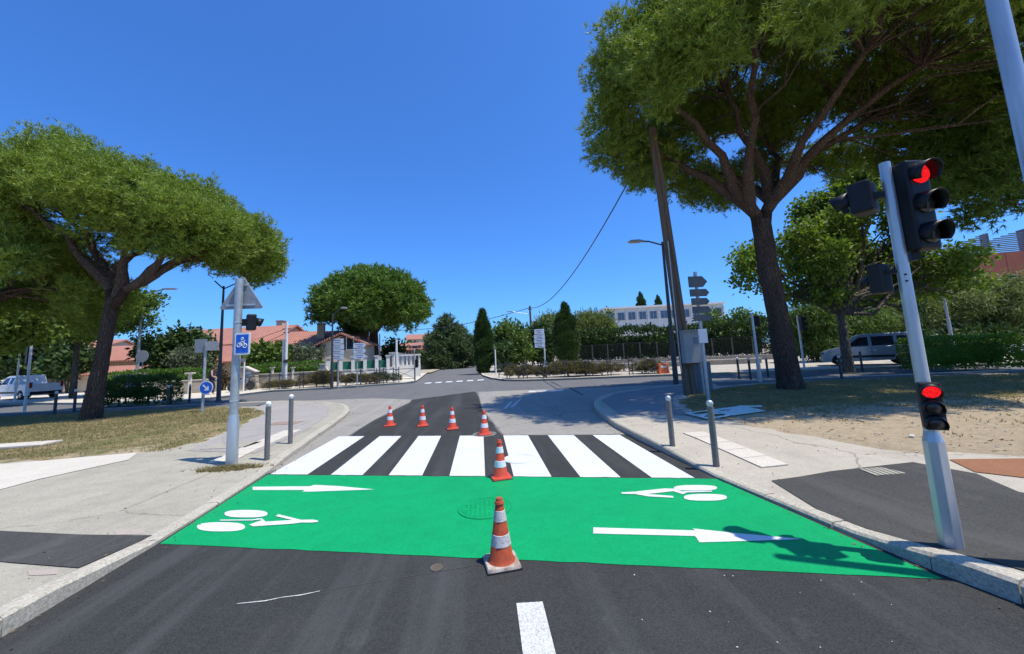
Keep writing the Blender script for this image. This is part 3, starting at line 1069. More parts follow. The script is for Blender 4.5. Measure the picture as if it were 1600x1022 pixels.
# pavement patches
LO = 0.008
grid_sheet('asphalt_patch', [(-3.34, 3.62), (-3.34, 4.33), (-5, 4.66), (-9, 5.5), (-9, 4.9), (-5, 4.14)], gz, patch_asph, 0.3, pav_l, off=LO)
grid_sheet('pale_slab', [tuple(un(x, y)[:2]) for x, y in ((-300, 790), (0, 777), (60, 760), (200, 728), (215, 716), (0, 735), (-300, 745))], gz, pale_conc, 0.4, pav_l, off=LO)
grid_sheet('tarmac_path', [(-4.2, 7.6), (-5.8, 8.2), (-6.1, 9.6), (-7.4, 13.9), (-9.2, 16.3), (-9.2, 18.0), (-6.9, 16.6), (-5.6, 14.8), (-4.75, 12.4), (-4.25, 9.6)], gz, ground_mat('worn_path', (0.30, 0.275, 0.25), (0.36, 0.33, 0.3), agg=0.35, stain=0.3, crack=0.6), 0.5, pav_l, off=0.006)
grid_sheet('tarmac_path', [(-9, 16.4), (-12, 17.3), (-24, 18.3), (-24, 19.6), (-13, 18.7), (-9.3, 18.1)], gz, mid_asph, 0.6, pav_l, off=0.006)
grid_sheet('asphalt_patch', [(3.19, 3.2), (3.14, 3.65), (3.32, 4.5), (4.2, 4.62), (5.3, 4.62), (5.45, 4.1), (5.2, 3.6), (5.6, 2.2), (5, 1.6), (3.6, 1.9), (3.42, 2.3), (3.25, 2.75)], gz, patch_asph, 0.25, pav_r, off=LO)
grid_sheet('red_cycle_path', [(5.5, 4.15), (5.75, 4.58), (9, 3.9), (11, 2.5), (9, 1.5), (6.2, 3.2)], gz, red_conc, 0.3, pav_r, off=LO + .001)
grid_sheet('asphalt_path', [(9.0, 14.4), (11, 14.7), (30, 11.6), (30, 12.6), (12, 15.5), (9.5, 15.75)], gz, mid_asph, 0.8, pav_r, off=0.006)
# shaded tarmac corner behind the right-hand bollards
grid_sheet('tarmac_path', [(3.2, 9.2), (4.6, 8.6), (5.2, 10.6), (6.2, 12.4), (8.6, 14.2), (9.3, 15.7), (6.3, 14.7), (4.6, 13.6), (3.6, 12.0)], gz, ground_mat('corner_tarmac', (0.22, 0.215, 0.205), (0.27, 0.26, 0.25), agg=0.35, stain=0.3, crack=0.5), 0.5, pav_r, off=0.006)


def slab_row(a, b, wdt, n, par):
    a, b = Vector((*a, 0)), Vector((*b, 0))
    t = (b - a).normalized()
    s = Vector((-t.y, t.x, 0)) * wdt
    for i in range(n):
        p, q = a.lerp(b, i / n) + t * 0.006, a.lerp(b, (i + 1) / n) - t * 0.006
        cs = [p, q, q + s, p + s]
        vs = [(c.x, c.y, gz(c.x, c.y) + 0.004) for c in cs] + [(c.x, c.y, gz(c.x, c.y) + 0.016) for c in cs]
        m = MB().add(vs, [(4, 5, 6, 7), (0, 1, 5, 4), (1, 2, 6, 5), (2, 3, 7, 6), (3, 0, 4, 7)])
        m.build('tactile_slab', pale_conc, par)


slab_row((-4.30, 7.15), (-4.42, 9.9), 0.40, 7, pav_l)
slab_row((3.92, 4.95), (3.88, 6.85), 0.38, 5, pav_r)
for pts in ([(178, 822), (225, 820), (228, 827), (182, 829)], [(208, 838), (232, 834), (232, 842), (212, 845)], [(42, 895), (90, 893), (88, 903), (45, 905)]):
    grid_sheet('spray_mark', [tuple(un(x, y, .08)[:2]) for x, y in pts], gz, pink_spray, 0.12, pav_l, off=0.004)
# drain grate and covers on the pavements
dg = un(1400, 731, 0.1)
gr = MB()
for i in range(12):
    gr.box((dg.x - .35 + i * .065, dg.y, gz(dg.x, dg.y) + .004), (.045, .26, .006), -0.2)
gr.build('drain_grate', concrete_g, pav_r)
cv = un(362, 697, 0.1)
MB().box((cv.x, cv.y, gz(cv.x, cv.y) + .006), (.9, .5, .02), -0.1).build('access_cover', concrete_g, pav_l)
cv = un(445, 662, 0.1)
MB().box((cv.x, cv.y, gz(cv.x, cv.y) + .006), (.8, .5, .02), -0.1).build('access_cover', pm('rust_cover', (.30, .22, .17), (.25, .19, .15), rough=.9), pav_l)

# lawns
def lawn_z(x, y):
    return gz(x, y) + 0.020 + 0.010 * math.sin(x * 1.3 + y * 0.7) * math.sin(y * 0.9)


LAWN_L = [(-26, 8.6), (-9, 8.1), (-7.4, 8.25), (-5.95, 8.4), (-6.15, 9.6), (-7.4, 13.9), (-9.1, 16.2), (-11.8, 17.2), (-16, 17.5), (-26, 18.2)]
LAWN_R = [(5.8, 4.75), (5.4, 5.7), (5.1, 6.8), (4.7, 8.4), (5.3, 10.5), (6.5, 12.2), (9.2, 14.2), (12, 14.3), (18, 13.4), (30, 11.3), (30, 2), (9, 4.1)]


def rough_poly(pl, step=0.35, amp=0.10):
    out = []
    for i, a in enumerate(pl):
        b = pl[(i + 1) % len(pl)]
        n = max(1, int(math.hypot(b[0] - a[0], b[1] - a[1]) / step))
        if n > 40:
            n = 12
        out += jag(a, b, n, amp)[:-1]
    return out


lawn_l = grid_sheet('lawn_left', rough_poly(LAWN_L), lawn_z, lawn_m, 0.5, kind='structure', drop=0.03)
lawn_r = grid_sheet('lawn_right', rough_poly(LAWN_R), lawn_z, lawn_m, 0.5, kind='structure', drop=0.03)


def in_poly(P, poly):
    x, y = P[:, 0], P[:, 1]
    c = np.zeros(len(P), bool)
    for i in range(len(poly)):
        x1, y1 = poly[i]
        x2, y2 = poly[i - 1]
        m = (y1 > y) != (y2 > y)
        c ^= m & (x < (x2 - x1) * (y - y1) / (y2 - y1 + 1e-12) + x1)
    return c


def vnoise(P, s, seed):
    """cheap smooth value noise for scattering."""
    r = np.random.default_rng(seed)
    G = r.random((64, 64))
    q = P[:, :2] * s
    i = np.floor(q).astype(int)
    f = q - i
    f = f * f * (3 - 2 * f)
    a = lambda dx, dy: G[(i[:, 0] + dx) % 64, (i[:, 1] + dy) % 64]
    return (a(0, 0) * (1 - f[:, 0]) + a(1, 0) * f[:, 0]) * (1 - f[:, 1]) + (a(0, 1) * (1 - f[:, 0]) + a(1, 1) * f[:, 0]) * f[:, 1]


def scatter_grass(name, label, poly, n, L, W, nb, thin):
    xs = [p[0] for p in poly]
    ys = [p[1] for p in poly]
    P = np.stack([RNG.uniform(min(xs), max(xs), n), RNG.uniform(min(ys), max(ys), n)], 1)
    P = P[in_poly(P, poly)]
    k = vnoise(P, 0.8, 3) * 0.6 + vnoise(P, 2.5, 4) * 0.4
    P = P[k + thin(P) > RNG.uniform(0.2, 0.75, len(P))]
    C = np.array([(x, y, lawn_z(x, y) - 0.006) for x, y in P])
    D = np.tile(np.array([[0, 0, 1.0]]), (len(C), 1))
    V, Fq = blades(C, D, nb, L, W, 0.55)
    o = np_mesh(name, V, Fq, straw_l)
    tag(o, label, 'grass', kind='stuff')
    return o


scatter_grass('dry_grass', 'thin dry grass on the lawn under the left pine', [(-22, 8.3), (-6.2, 8.3), (-7.4, 13.9), (-9.2, 16), (-12, 17), (-22, 17.6)], 40000, 0.055, 0.013, 4, lambda P: np.interp(P[:, 0], [-9, -6.3], [0.12, -0.12]))
scatter_grass('dry_grass', 'thin dry grass on the lawn under the right pine', [(5.6, 5.5), (5.3, 7), (4.9, 8.4), (5.4, 10.4), (6.6, 12), (9.2, 14), (12, 14.2), (20, 12.8), (20, 6), (9, 4.6)], 36000, 0.055, 0.013, 4, lambda P: np.interp(P[:, 1], [5, 7, 9.5], [-0.42, -0.25, 0.12]))
tf = un(360, 733, .05)
C = np.stack([tf.x + RNG.normal(size=500) * 0.22, tf.y + RNG.normal(size=500) * 0.05, np.full(500, gz(tf.x, tf.y))], 1)
V, Fq = blades(C, np.tile([[0, 0, 1.0]], (500, 1)), 5, 0.07, 0.014, 0.9)
tag(np_mesh('weeds', V, Fq, straw_l), 'low weeds round the foot of the sign post', 'weeds', kind='stuff')
# fallen needles and leaves on the turf and along the kerbs
lit = []
for poly_, n_ in ((LAWN_L, 5200), (LAWN_R, 5200)):
    Pq = np.stack([RNG.uniform(min(q[0] for q in poly_), max(q[0] for q in poly_), n_), RNG.uniform(4, 18, n_)], 1)
    Pq = Pq[in_poly(Pq, poly_)]
    Cq = np.array([(x, y, lawn_z(x, y) + .004) for x, y in Pq])
    Dq = nrm(np.concatenate([RNG.normal(size=(len(Cq), 2)), RNG.normal(size=(len(Cq), 1)) * .12], 1))
    lit.append(leaves(Cq, Dq, .05, .02))
for K_, sd in ((KL, -1), (KR, 1)):
    Cq = []
    for p_ in resample(K_[1:15], .05):
        if RNG.random() < .55 and p_.y > 1.5:
            off_ = abs(RNG.normal()) * .12 + .01
            Cq.append((p_.x - sd * off_, p_.y + RNG.normal() * .03, .014))
        if RNG.random() < .5 and p_.y > 1.5:
            off_ = abs(RNG.normal()) * .9 + .16
            xx_ = p_.x + sd * off_
            Cq.append((xx_, p_.y, gz(xx_, p_.y) + .012))
    Cq = np.array(Cq)
    Dq = nrm(np.concatenate([RNG.normal(size=(len(Cq), 2)), RNG.normal(size=(len(Cq), 1)) * .1], 1))
    lit.append(leaves(Cq, Dq, .028, .013))
Vq, Fq = join(lit)
tag(np_mesh('leaf_litter', Vq, Fq, leaf_mat('litter', (.24, .16, .08), (.12, .08, .045), .1)), 'fallen brown needles and leaves strewn over lawns and kerbs', 'litter', kind='stuff')
# loose grit
gm = MB()
for _ in range(190):
    if RNG.random() < 0.10:
        x, y = 1.9 + RNG.normal() * .6, RNG.uniform(2.1, 3.1)
        y = min(y, skew(x, 3.3))
        z = 0.006
    else:
        x, y = RNG.uniform(5.5, 12), RNG.uniform(4.8, 9)
        z = lawn_z(x, y)
    s = RNG.uniform(0.003, 0.008) * (1 if z < 0.01 else 3.0)
    gm.box((x, y, z + s * 0.3), (s, s * 1.3, s * 0.7), RNG.uniform(0, 3))
tag(gm.build('grit', pale_conc), 'loose pale grit strewn over asphalt and bare soil', 'grit', kind='stuff')
st = un(1425, 684, 0.12)
tag(MB().box((0, 0, .02), (.12, .06, .04), .6).build('stone', pale_conc, bevel=.012, loc=(st.x, st.y, lawn_z(st.x, st.y))), 'pale loose stone lying on bare soil beyond the drain grate', 'stone')
sb = un(22, 698, .12)
tag(MB().box((0, 0, .03), (1.5, .5, .05), .05).build('flat_stone_slab', pale_conc, bevel=.01, loc=(sb.x, sb.y, lawn_z(sb.x, sb.y))), 'flat pale slab set in the left lawn at the picture edge', 'slab')

# far pavements (left island, left far side, right far side) and verges
def far_pave(name, poly, mat, h=0.12):
    m = MB()
    n = len(poly)
    m.add([(x, y, -0.02) for x, y in poly] + [(x, y, h) for x, y in poly], [tuple(range(n, 2 * n))] + [(i, (i + 1) % n, n + (i + 1) % n, n + i) for i in range(n)])
    o = m.build(name, mat)
    tag(o, kind='structure')
    e = MB()
    for i in range(n - 1):
        a, b = Vector((*poly[i], h)), Vector((*poly[i + 1], h))
        if a.length > 70 or b.length > 70:
            continue
        t = (b - a).normalized()
        e.box((a + b) / 2, ((b - a).length + .02, .16, .012), math.atan2(t.y, t.x))
    if e.v:
        e.build('kerb_edging', pale_conc, o)
    return o


FL = [(-60, 30), (-31, 27.9), (-23, 24.2), (-17.6, 21.2), (-16.4, 21.0), (-15.3, 21.9), (-14.6, 24), (-13.9, 26.6), (-10.7, 26.5), (-8.4, 26.9), (-6.9, 27.4), (-5.6, 27.7), (-5.0, 28.6), (-5.2, 31), (-7.0, 50), (-8.2, 72), (-60, 72)]
FR = [(60, 26), (60, 10.5), (40, 14.6), (26.6, 17.3), (19.7, 19.4), (14.5, 20.6), (10.6, 22.2), (7.8, 22.8), (4.9, 23.4), (2.6, 24.1), (1.4, 25.2), (0.6, 28), (0.0, 32.5), (-0.9, 50), (-1.4, 72), (60, 72)]
far_l = far_pave('pavement_far_left', FL, pale_conc)
far_r = far_pave('pavement_far_right', FR, concrete)
vb = MB().sheet([(-7.4, 45), (-6.0, 45), (-7.2, 90), (-30, 90), (-30, 60)], 0.13).build('dry_verge', earth)
tag(vb, kind='structure')


def fz(x, y):
    P = np.array([[x, y]])
    if in_poly(P, FL)[0] or in_poly(P, FR)[0]:
        return 0.12
    if (y < 20.5 and not (-4 < x < 3)) and (y < 16 or x < 0):
        return gz(x, y)
    return 0.0

# ------------------------------------------------------------------ traffic cones
def cone(label, x, y, dirty=False, hgt=0.5):
    t = thing('traffic_cone', label, 'cone', (x, y, 0.006), RNG.uniform(-0.2, 0.2), 'traffic cones along the centre line')
    k = hgt / 0.5
    r = lambda z: (0.098 - 0.072 * (z - 0.03) / 0.47) * k
    om = orange_d if dirty else orange_c
    z = [0.03, 0.06, 0.49, 0.5]
    MB().lathe([(0.112 * k, 0.03 * k), (r(0.06), 0.06 * k), (r(0.485), 0.485 * k), (r(.5) * .9, 0.5 * k), (r(.5) * .6, 0.5 * k)], 28).build('cone_body', om, t, smooth=True)
    for a, b in ((0.15, 0.235), (0.33, 0.41)):
        MB().lathe([(r(a), a * k), (r(a) + .003, a * k + .002), (r(b) + .003, b * k - .002), (r(b), b * k)], 28).build('reflective_band', band_d if dirty else band_w, t, smooth=True)
    MB().lathe([(r(.46) + .001, .455 * k), (r(.46) + .007, .458 * k), (r(.48) + .005, .475 * k), (r(.48), .478 * k)], 28).build('collar', om, t, smooth=True)
    w = 0.135 * k
    b = MB()
    pr = []
    for q, z0 in ((1.0, 0.0), (1.0, 0.018), (0.94, 0.032)):
        pr.append((q, z0))
    n, c = 4, 0.03
    ring = []
    for sx, sy, a0 in ((1, 1, 0), (-1, 1, 90), (-1, -1, 180), (1, -1, 270)):
        for i in range(4):
            a = math.radians(a0 + i * 30)
            ring.append((sx * (w - c) + c * math.cos(a), sy * (w - c) + c * math.sin(a)))
    m = len(ring)
    vs = [(q * p[0], q * p[1], z0 * k) for q, z0 in pr for p in ring]
    fs = [tuple(range(m - 1, -1, -1)), tuple(range(2 * m, 3 * m))] + [(l * m + i, l * m + (i + 1) % m, (l + 1) * m + (i + 1) % m, (l + 1) * m + i) for l in range(2) for i in range(m)]
    MB().add(vs, fs).build('base', base_d if dirty else orange_c, t, smooth=True)
    MB().box((0, 0, 0.006), (w * 2.03, w * 2.03, 0.010)).build('rubber_foot', rubber, t)
    return t


for lab, px, py, dy, dirt in (
        ('scuffed dirty orange traffic cone nearest the camera at green paint edge', 785, 893, 0.10, True),
        ('orange and white cone standing between green paint and zebra crossing', 783, 751, 0.10, False),
        ('orange and white cone just past the zebra on a round cover', 757.5, 681, 0.10, False),
        ('orange and white cone, third from the left of the row past the zebra', 706.5, 672, 0.10, False),
        ('orange and white cone, second from the left of the row past the zebra', 659.5, 667, 0.10, False),
        ('orange and white cone at the left end of the row past the zebra', 608, 667, 0.10, False)):
    p = un(px, py)
    cone(lab, p.x, p.y + dy, dirt)


# ------------------------------------------------------------------ near traffic signal on the right
def signal_head(par, c, face, wid, hgt, n, lit=None, visor=0.2, lens_r=None, name='signal_head', thick=0.13, board=0.0):
    """Housing with n lamps stacked; face = angle of the direction it looks at (radians from +X)."""
    R = Matrix.Rotation(face + math.pi / 2, 3, 'Z')      # local -Y looks along face
    c = Vector(c)
    h = MB()
    h.box(c, (wid, thick, hgt), M=R)
    if board:
        h.box(c + R @ Vector((0, thick * .3, 0)), (wid + board, 0.012, hgt + board), M=R)
    o = h.build(name, black_pl, par, bevel=min(0.02, wid * 0.12))
    pitch = hgt / n
    lr = lens_r or min(wid, pitch) * 0.40
    for i in range(n):
        z = hgt / 2 - pitch * (i + 0.5)
        lc = c + R @ Vector((0, -thick / 2 - 0.004, z))
        Rl = R @ Matrix.Rotation(math.radians(90), 3, 'X')
        MB().lathe([(lr, 0.0), (lr * 0.97, 0.010), (lr * 0.6, 0.024), (0.002, 0.030)], 24, lc, Rl).build('lens', red_lit if lit == i else lens_off, o, smooth=True)
        if visor:
            v, f = [], []
            m = 22
            for s in range(3):
                for k in range(m + 1):
                    a = math.radians(-35 + 250 * k / m)
                    e = s / 2
                    top = 0.5 + 0.5 * math.sin(a)
                    ln = visor * (0.45 + 0.55 * top) * e
                    rr = lr * 1.10
                    q = R @ Vector((rr * math.cos(a), -thick / 2 - ln, z + rr * math.sin(a) - 0.02 * e))
                    v.append(c + q)
            for s in range(2):
                for k in range(m):
                    a0 = s * (m + 1) + k
                    f.append((a0, a0 + 1, a0 + m + 2, a0 + m + 1))
            vo = MB().add(v, f).build('visor', black_pl, o, smooth=True)
            sm = vo.modifiers.new('thick', 'SOLIDIFY')
            sm.thickness = 0.004
    return o


sp = un(1488, 857, 0.09)
sx, sy = sp.x, sp.y
sz = gz(sx, sy) + 0.012
sig = thing('traffic_signal', 'near galvanised traffic signal with two red lamps lit, standing on dark asphalt', 'traffic signal', (sx, sy, sz))
zz = lambda py: zat(sx, sy, py) - sz
z_sl, z_top = zz(672), zz(255)
MB().tube([(0, 0, 0), (0, 0, z_sl - 0.08), (0, 0, z_sl)], [0.070, 0.064, 0.046], 8, twist=0.2).build('base_sleeve', galv, sig, bevel=0.004)
MB().tube([(0, 0, z_sl - 0.05), (0, 0, z_top)], [0.045, 0.037], 16).build('pole', galv, sig, smooth=True)
za, zb = zz(262), zz(396)
right = Vector((0.62, -0.30, 0)).normalized()
hc = right * 0.125 + Vector((0, -0.02, (za + zb) / 2))
signal_head(sig, hc, math.radians(-92), 0.185, za - zb, 3, 0, visor=0.13, lens_r=0.08, thick=0.13)
MB().box((0.062, -0.03, (za + zb) / 2), (0.05, 0.06, (za - zb) * .96), -0.45).box((0.075, -0.03, zb - .03), (.05, .07, .08), -.45).build('bracket', black_pl, sig)
zc = zz(302)
signal_head(sig, Vector((-0.12, 0.11, zc)), math.radians(118), 0.20, 0.27, 1, None, visor=0.15, lens_r=0.085, thick=0.15, name='side_signal_head')
zd = zz(432)
signal_head(sig, Vector((-0.10, 0.10, zd)), math.radians(100), 0.13, 0.24, 1, None, visor=0.06, name='rear_signal_head', thick=0.10)
MB().box((-0.07, 0.05, zc), (.14, .05, .05), -0.5).build('arm', black_pl, sig)
MB().box((-0.07, 0.06, zd + .05), (.14, .03, .03), -0.7).build('arm', black_pl, sig)
ze, zf = zz(596), zz(668)
signal_head(sig, Vector((-0.045, -0.065, (ze + zf) / 2)), math.radians(-128), 0.125, ze - zf, 3, 0, visor=0.045, lens_r=0.053, name='repeater_head', thick=0.085)
for dz_ in (0.10, 0.16):
    pass
for py_ in (430, 440):
    MB().box((-.03, -0.037, zz(py_)), (.012, .012, .012)).build('bolt', black_pl, sig)

# tall pole rising out of the frame at the right
t2 = thing('steel_pole', 'tall plain galvanised pole cut off by the right picture edge', 'pole', (3.885, 2.26, gz(3.885, 2.26)))
MB().tube([(0, 0, 0), (0, 0, 4.5)], [0.062, 0.05], 18).build('shaft', galv, t2, smooth=True)
MB().lathe([(0.14, 0), (0.14, 0.02), (0.07, 0.03), (0.068, 0.12)], 18).build('base_plate', galv, t2)

# ------------------------------------------------------------------ left sign post
lp = un(362, 727, 0.06)
lx, ly = lp.x, lp.y
lz = gz(lx, ly)
lg = thing('signal_post', 'grey steel post carrying a triangular sign seen from behind and a blue cycle sign', 'sign post', (lx, ly, lz))
zl = lambda py: zat(lx, ly, py) - lz
MB().tube([(0, 0, 0), (0, 0, zl(658)), (0, 0, zl(648))], [0.088, 0.085, 0.066], 18).build('base_sleeve', galv, lg, smooth=True)
MB().tube([(0, 0, zl(655)), (0, 0, zl(436))], [0.066, 0.062], 18).build('pole', galv_d, lg, smooth=True)
zt1, zt0 = zl(432), zl(482)
hw = 0.36
tri = [(-hw, zt0 + .03), (-hw + .03, zt0), (hw - .03, zt0), (hw, zt0 + .03), (0.03, zt1), (-0.03, zt1)]
MB().prism(tri, 0.075, 0.10).build('triangular_sign_back', sign_back, lg, bevel=0.006)
for zz_ in (zt0 + 0.07, zt1 - 0.14):
    w_ = hw * 1.5 * (zt1 - zz_) / (zt1 - zt0)
    MB().box((0, 0.068, zz_), (max(.2, w_), 0.02, 0.03)).build('bracket', galv, lg)
for zz_ in (zl(626), zl(504)):
    MB().lathe([(0.07, zz_ - .012), (0.07, zz_ + .012)], 18).build('clamp_band', galv, lg)
signal_head(lg, Vector((0.19, 0.06, zl(504))), math.radians(35), 0.19, zl(491) - zl(516), 1, None, visor=0.12, name='signal_head', thick=0.14)
MB().box((0.09, 0.03, zl(504)), (.1, .05, .12)).build('arm', black_pl, lg)
sw, sh_ = 0.25, zl(521) - zl(555)
szc = zl(538)
Mp = Matrix.Translation(Vector((0.145, -0.085, szc))) @ Matrix.Rotation(-0.05, 4, 'Z')


def rrect(w, h, r, n=5):
    out = []
    for sx_, sz_, a0 in ((1, 1, 0), (-1, 1, 90), (-1, -1, 180), (1, -1, 270)):
        for i in range(n):
            a = math.radians(a0 + 90 * i / (n - 1))
            out.append((sx_ * (w / 2 - r) + r * math.cos(a), sz_ * (h / 2 - r) + r * math.sin(a)))
    return out


pl = MB().prism(rrect(sw, sh_, .03), -0.01, 0.01, Mp).build('cycle_sign', wht_pl, lg)
MB().prism(rrect(sw - .045, sh_ - .06, .008), -0.0135, -0.0101, Mp).build('blue_field', blue_s, pl)
bk = MB()
cir = lambda cx, cz, r: [Mp @ Vector((cx + r * math.cos(a), -0.0155, cz + r * math.sin(a))) for a in np.linspace(0, 2 * math.pi, 15)]
bk.tube(cir(-0.048, -0.02, 0.033), 0.006, 4, False).tube(cir(0.05, -0.035, 0.033), 0.006, 4, False)
for a, b in (((-.048, -.02), (-.02, .035)), ((-.02, .035), (.035, .03)), ((.035, .03), (.05, -.035)), ((-.02, .035), (0, -.03)), ((0, -.03), (.035, .03)), ((-.048, -.02), (0, -.03)), ((.03, .05), (.05, .055))):
    bk.tube([Mp @ Vector((a[0], -.0155, a[1])), Mp @ Vector((b[0], -.0155, b[1]))], 0.006, 4)
bk.tube(cir(0.0, 0.085, 0.018), 0.007, 4, False)
bk.build('bicycle_pictogram', wht_pl, pl)
for q_ in (.1, -.1):
    MB().box((0.08, -0.06, szc + q_), (.1, .02, .03)).build('bracket', galv, lg)


# ------------------------------------------------------------------ bollards
def bollard(label, x, y, h, r, body, head, group, z=None, ballr=None):
    t = thing('bollard', label, 'bollard', (x, y, gz(x, y) if z is None else z), group=group)
    br = ballr or r * 1.05
    MB().tube([(0, 0, -.02), (0, 0, h - 2 * br)], r, 16).build('post', body, t, smooth=True)
    MB().lathe([(r * .7, h - 2 * br), (r * .7, h - 1.8 * br), (br, h - 1.1 * br), (br * .95, h - .6 * br), (br * .6, h - .15 * br), (.002, h)], 16).build('head', head, t, smooth=True)
    return t


for px, py, ptop, body, head, lab in (
        (417, 717, 627, grey_st, wht_pl, 'grey bollard with white head beside the left sign post, nearer one'),
        (453.5, 694, 616, grey_st, wht_pl, 'grey bollard with white head at the left kerb, farther one'),
        (1051, 698, 618, grey_st, galv, 'steel bollard with silver ball head right of the zebra, farther one'),
        (1119, 724, 625, grey_st, galv, 'steel bollard with silver ball head right of the zebra, nearer one')):
    p = un(px, py, 0.09)
    h = zat(p.x, p.y, ptop) - gz(p.x, p.y)
    bollard(lab, p.x, p.y, h, 0.042, body, head, 'bollards beside the zebra crossing', ballr=0.045)

for px, py, ptop, lab in (
        (85, 648, 611, 'dark bollard left of the left pine trunk, second from the white signal pole'),
        (115.5, 644, 608, 'dark bollard close against the left side of the left pine trunk'),
        (231, 632, 604, 'thin dark white-headed bollard just right of the low oleander hedge'),
        (262, 631, 602, 'nearer of two close dark bollards in front of the stone garden wall'),
        (266.5, 628, 601, 'farther of two close dark bollards in front of the stone garden wall'),
        (296, 626, 600.5, 'dark bollard standing below the cream gate pier, left of the round blue sign'),
        (1155, 589, 558, 'black bollard left of the white pole between utility pole and right pine'),
        (1173, 591, 559, 'black bollard directly left of the white far signal pole'),
        (1200, 586, 557, 'black bollard at the left flank of the right pine trunk'),
        (1315.5, 592, 555, 'black bollard in front of the bonnet of the silver van'),
        (1347.5, 577, 546, 'black bollard in front of the side door of the silver van')):
    p = un(px, py, 0.1)
    z = fz(p.x, p.y)
    h = zat(p.x, p.y, ptop) - z
    bollard(lab, p.x, p.y, h, 0.05, dark_st, wht_pl, 'bollards along the cross street', z=z, ballr=0.055)


# ------------------------------------------------------------------ poles, lamps, signs
def lamp_post(label, px, pyb, pxt, pyt, Y, head, mat=dark_st, r=(0.075, 0.045), arm2=None, zoff=None, curve=False, name='street_lamp'):
    b = at(px, pyb, Y)
    z0 = fz(b.x, b.y) if zoff is None else zoff
    t = thing(name, label, 'street lamp', (b.x, b.y, z0))
    top = zat(b.x, b.y, pyt) - z0
    MB().tube([(0, 0, 0), (0, 0, top * 0.3), (0, 0, top * 0.301), (0, 0, top)], [r[0] * 1.3, r[0] * 1.2, r[0], r[1]], 12).build('pole', mat, t, smooth=True)
    MB().lathe([(r[0] * 2, 0), (r[0] * 2, .03), (r[0] * 1.3, .06)], 12).build('base_plate', mat, t)
    hx, hz = head
    am = MB()
    if curve:
        am.tube([(0, 0, top - .02), (hx * .12, 0, top + hz * .5), (hx * .4, 0, top + hz * .88), (hx * .8, 0, top + hz)], r[1] * .8, 8)
    else:
        am.tube([(0, 0, top - .15), (hx * .5, 0, top + hz * .7), (hx * .8, 0, top + hz)], r[1] * .7, 8)
    if arm2:
        am.tube([(0, 0, top - .15), (arm2[0], 0, top + arm2[1])], r[1] * .7, 8)
    am.build('arm', mat, t, smooth=True)
    s = 1 if hx > 0 else -1
    L = abs(hx) * .55
    hm = MB().prism([(0, -.02), (s * L * .25, -.06), (s * L * .8, -.06), (s * L, -.01), (s * L * .8, .05), (s * L * .3, .07), (0, .03)], -.11, .11, Matrix.Translation(Vector((hx * .72, 0, top + hz))))
    hd = hm.build('lantern', galv_d, t, bevel=.02)
    MB().box((hx * .72 + s * L * .55, 0, top + hz - .065), (L * .5, .16, .012)).build('lens', glassb, hd)
    return t


lamp_post('dark street lamp with double arm rising behind the triangular sign', 341, 630, 350, 447, 20.2, (1.35, 0.22), arm2=(-.45, .28))
lamp_post('light grey curved street lamp right of the left pine trunk', 213, 596, 219, 485, 30, (1.9, 1.55), galv_d, (0.10, .07), curve=True)
lamp_post('dark street lamp with short arm in front of the round garden pine', 518.5, 607, 521, 490, 26.3, (0.75, 0.35))
lamp_post('dark street lamp beside the wooden utility pole with arm to the left', 1057, 604, 1031, 378, 16.05, (-1.25, 0.05), arm2=(.12, .1), r=(.085, .05))
lamp_post('street lamp with oval head behind the trimmed right hedge', 1490, 545, 1467, 352, 21, (0.95, 1.25), galv_d, (.07, .045), curve=True)


def plain_pole(name, label, cat, px, py, ptop, r, mat, Y=None, z=0.1, n=12, group=None):
    p = un(px, py, z) if Y is None else at(px, py, Y)
    z0 = fz(p.x, p.y)
    t = thing(name, label, cat, (p.x, p.y, z0), group=group)
    h = zat(p.x, p.y, ptop) - z0
    MB().tube([(0, 0, 0), (0, 0, h)], [r, r * .85], n).build('pole', mat, t, smooth=True)
    return t, h, p


t, h, p = plain_pole('traffic_signal', 'white signal pole with dark head left of the left pine trunk', 'traffic signal', 38, 643, 540, .055, wht_pl)
signal_head(t, (-.2, .1, h - .45), math.radians(60), .25, .8, 3, None, visor=.15)
t, h, p = plain_pole('traffic_signal', 'pale pole in front of the white pickup at the left edge', 'sign pole', 22.5, 629, 553, .06, wht_pl)
MB().lathe([(.09, h * .28), (.09, h * .36)], 12).build('collar', wht_pl, t)
t, h, p = plain_pole('traffic_signal', 'pale signal pole between the utility pole and the right pine trunk', 'traffic signal', 1188, 597, 490, .05, wht_pl)
MB().tube([(0, 0, 0), (0, 0, h * .32)], .075, 10).build('base_sleeve', galv, t)
signal_head(t, (.22, .1, h - .32), math.radians(60), .26, .45, 2, None, visor=.12)
t, h, p = plain_pole('traffic_signal', 'pale signal pole just right of the right pine trunk', 'traffic signal', 1257, 577, 492, .055, wht_pl)
signal_head(t, (.2, -.05, h - .55), math.radians(-20), .28, .85, 3, None, visor=.18)
t, h, p = plain_pole('direction_sign', 'grey post with small sign backs and a round blue arrow sign', 'sign post', 316, 645, 535, .05, galv_d)
MB().box((-.18, .02, h - .12), (.42, .02, .5)).box((.24, -.02, h - .14), (.38, .02, .34), .3).build('sign_panel', sign_back, t)
zb_ = zat(p.x, p.y, 606) - gz(p.x, p.y)
Mr = Matrix.Rotation(math.radians(90), 3, 'X')
MB().lathe([(.24, 0), (.24, .015)], 24, (.14, -.07, zb_), Mr).build('rim', wht_pl, t)
dsc = MB().lathe([(.215, .0151), (.215, .018)], 24, (.14, -.07, zb_), Mr).build('arrow_sign', blue_s, t)
ar = Matrix.Translation(Vector((.14, -.092, zb_))) @ Matrix.Rotation(math.radians(45), 4, 'Y')
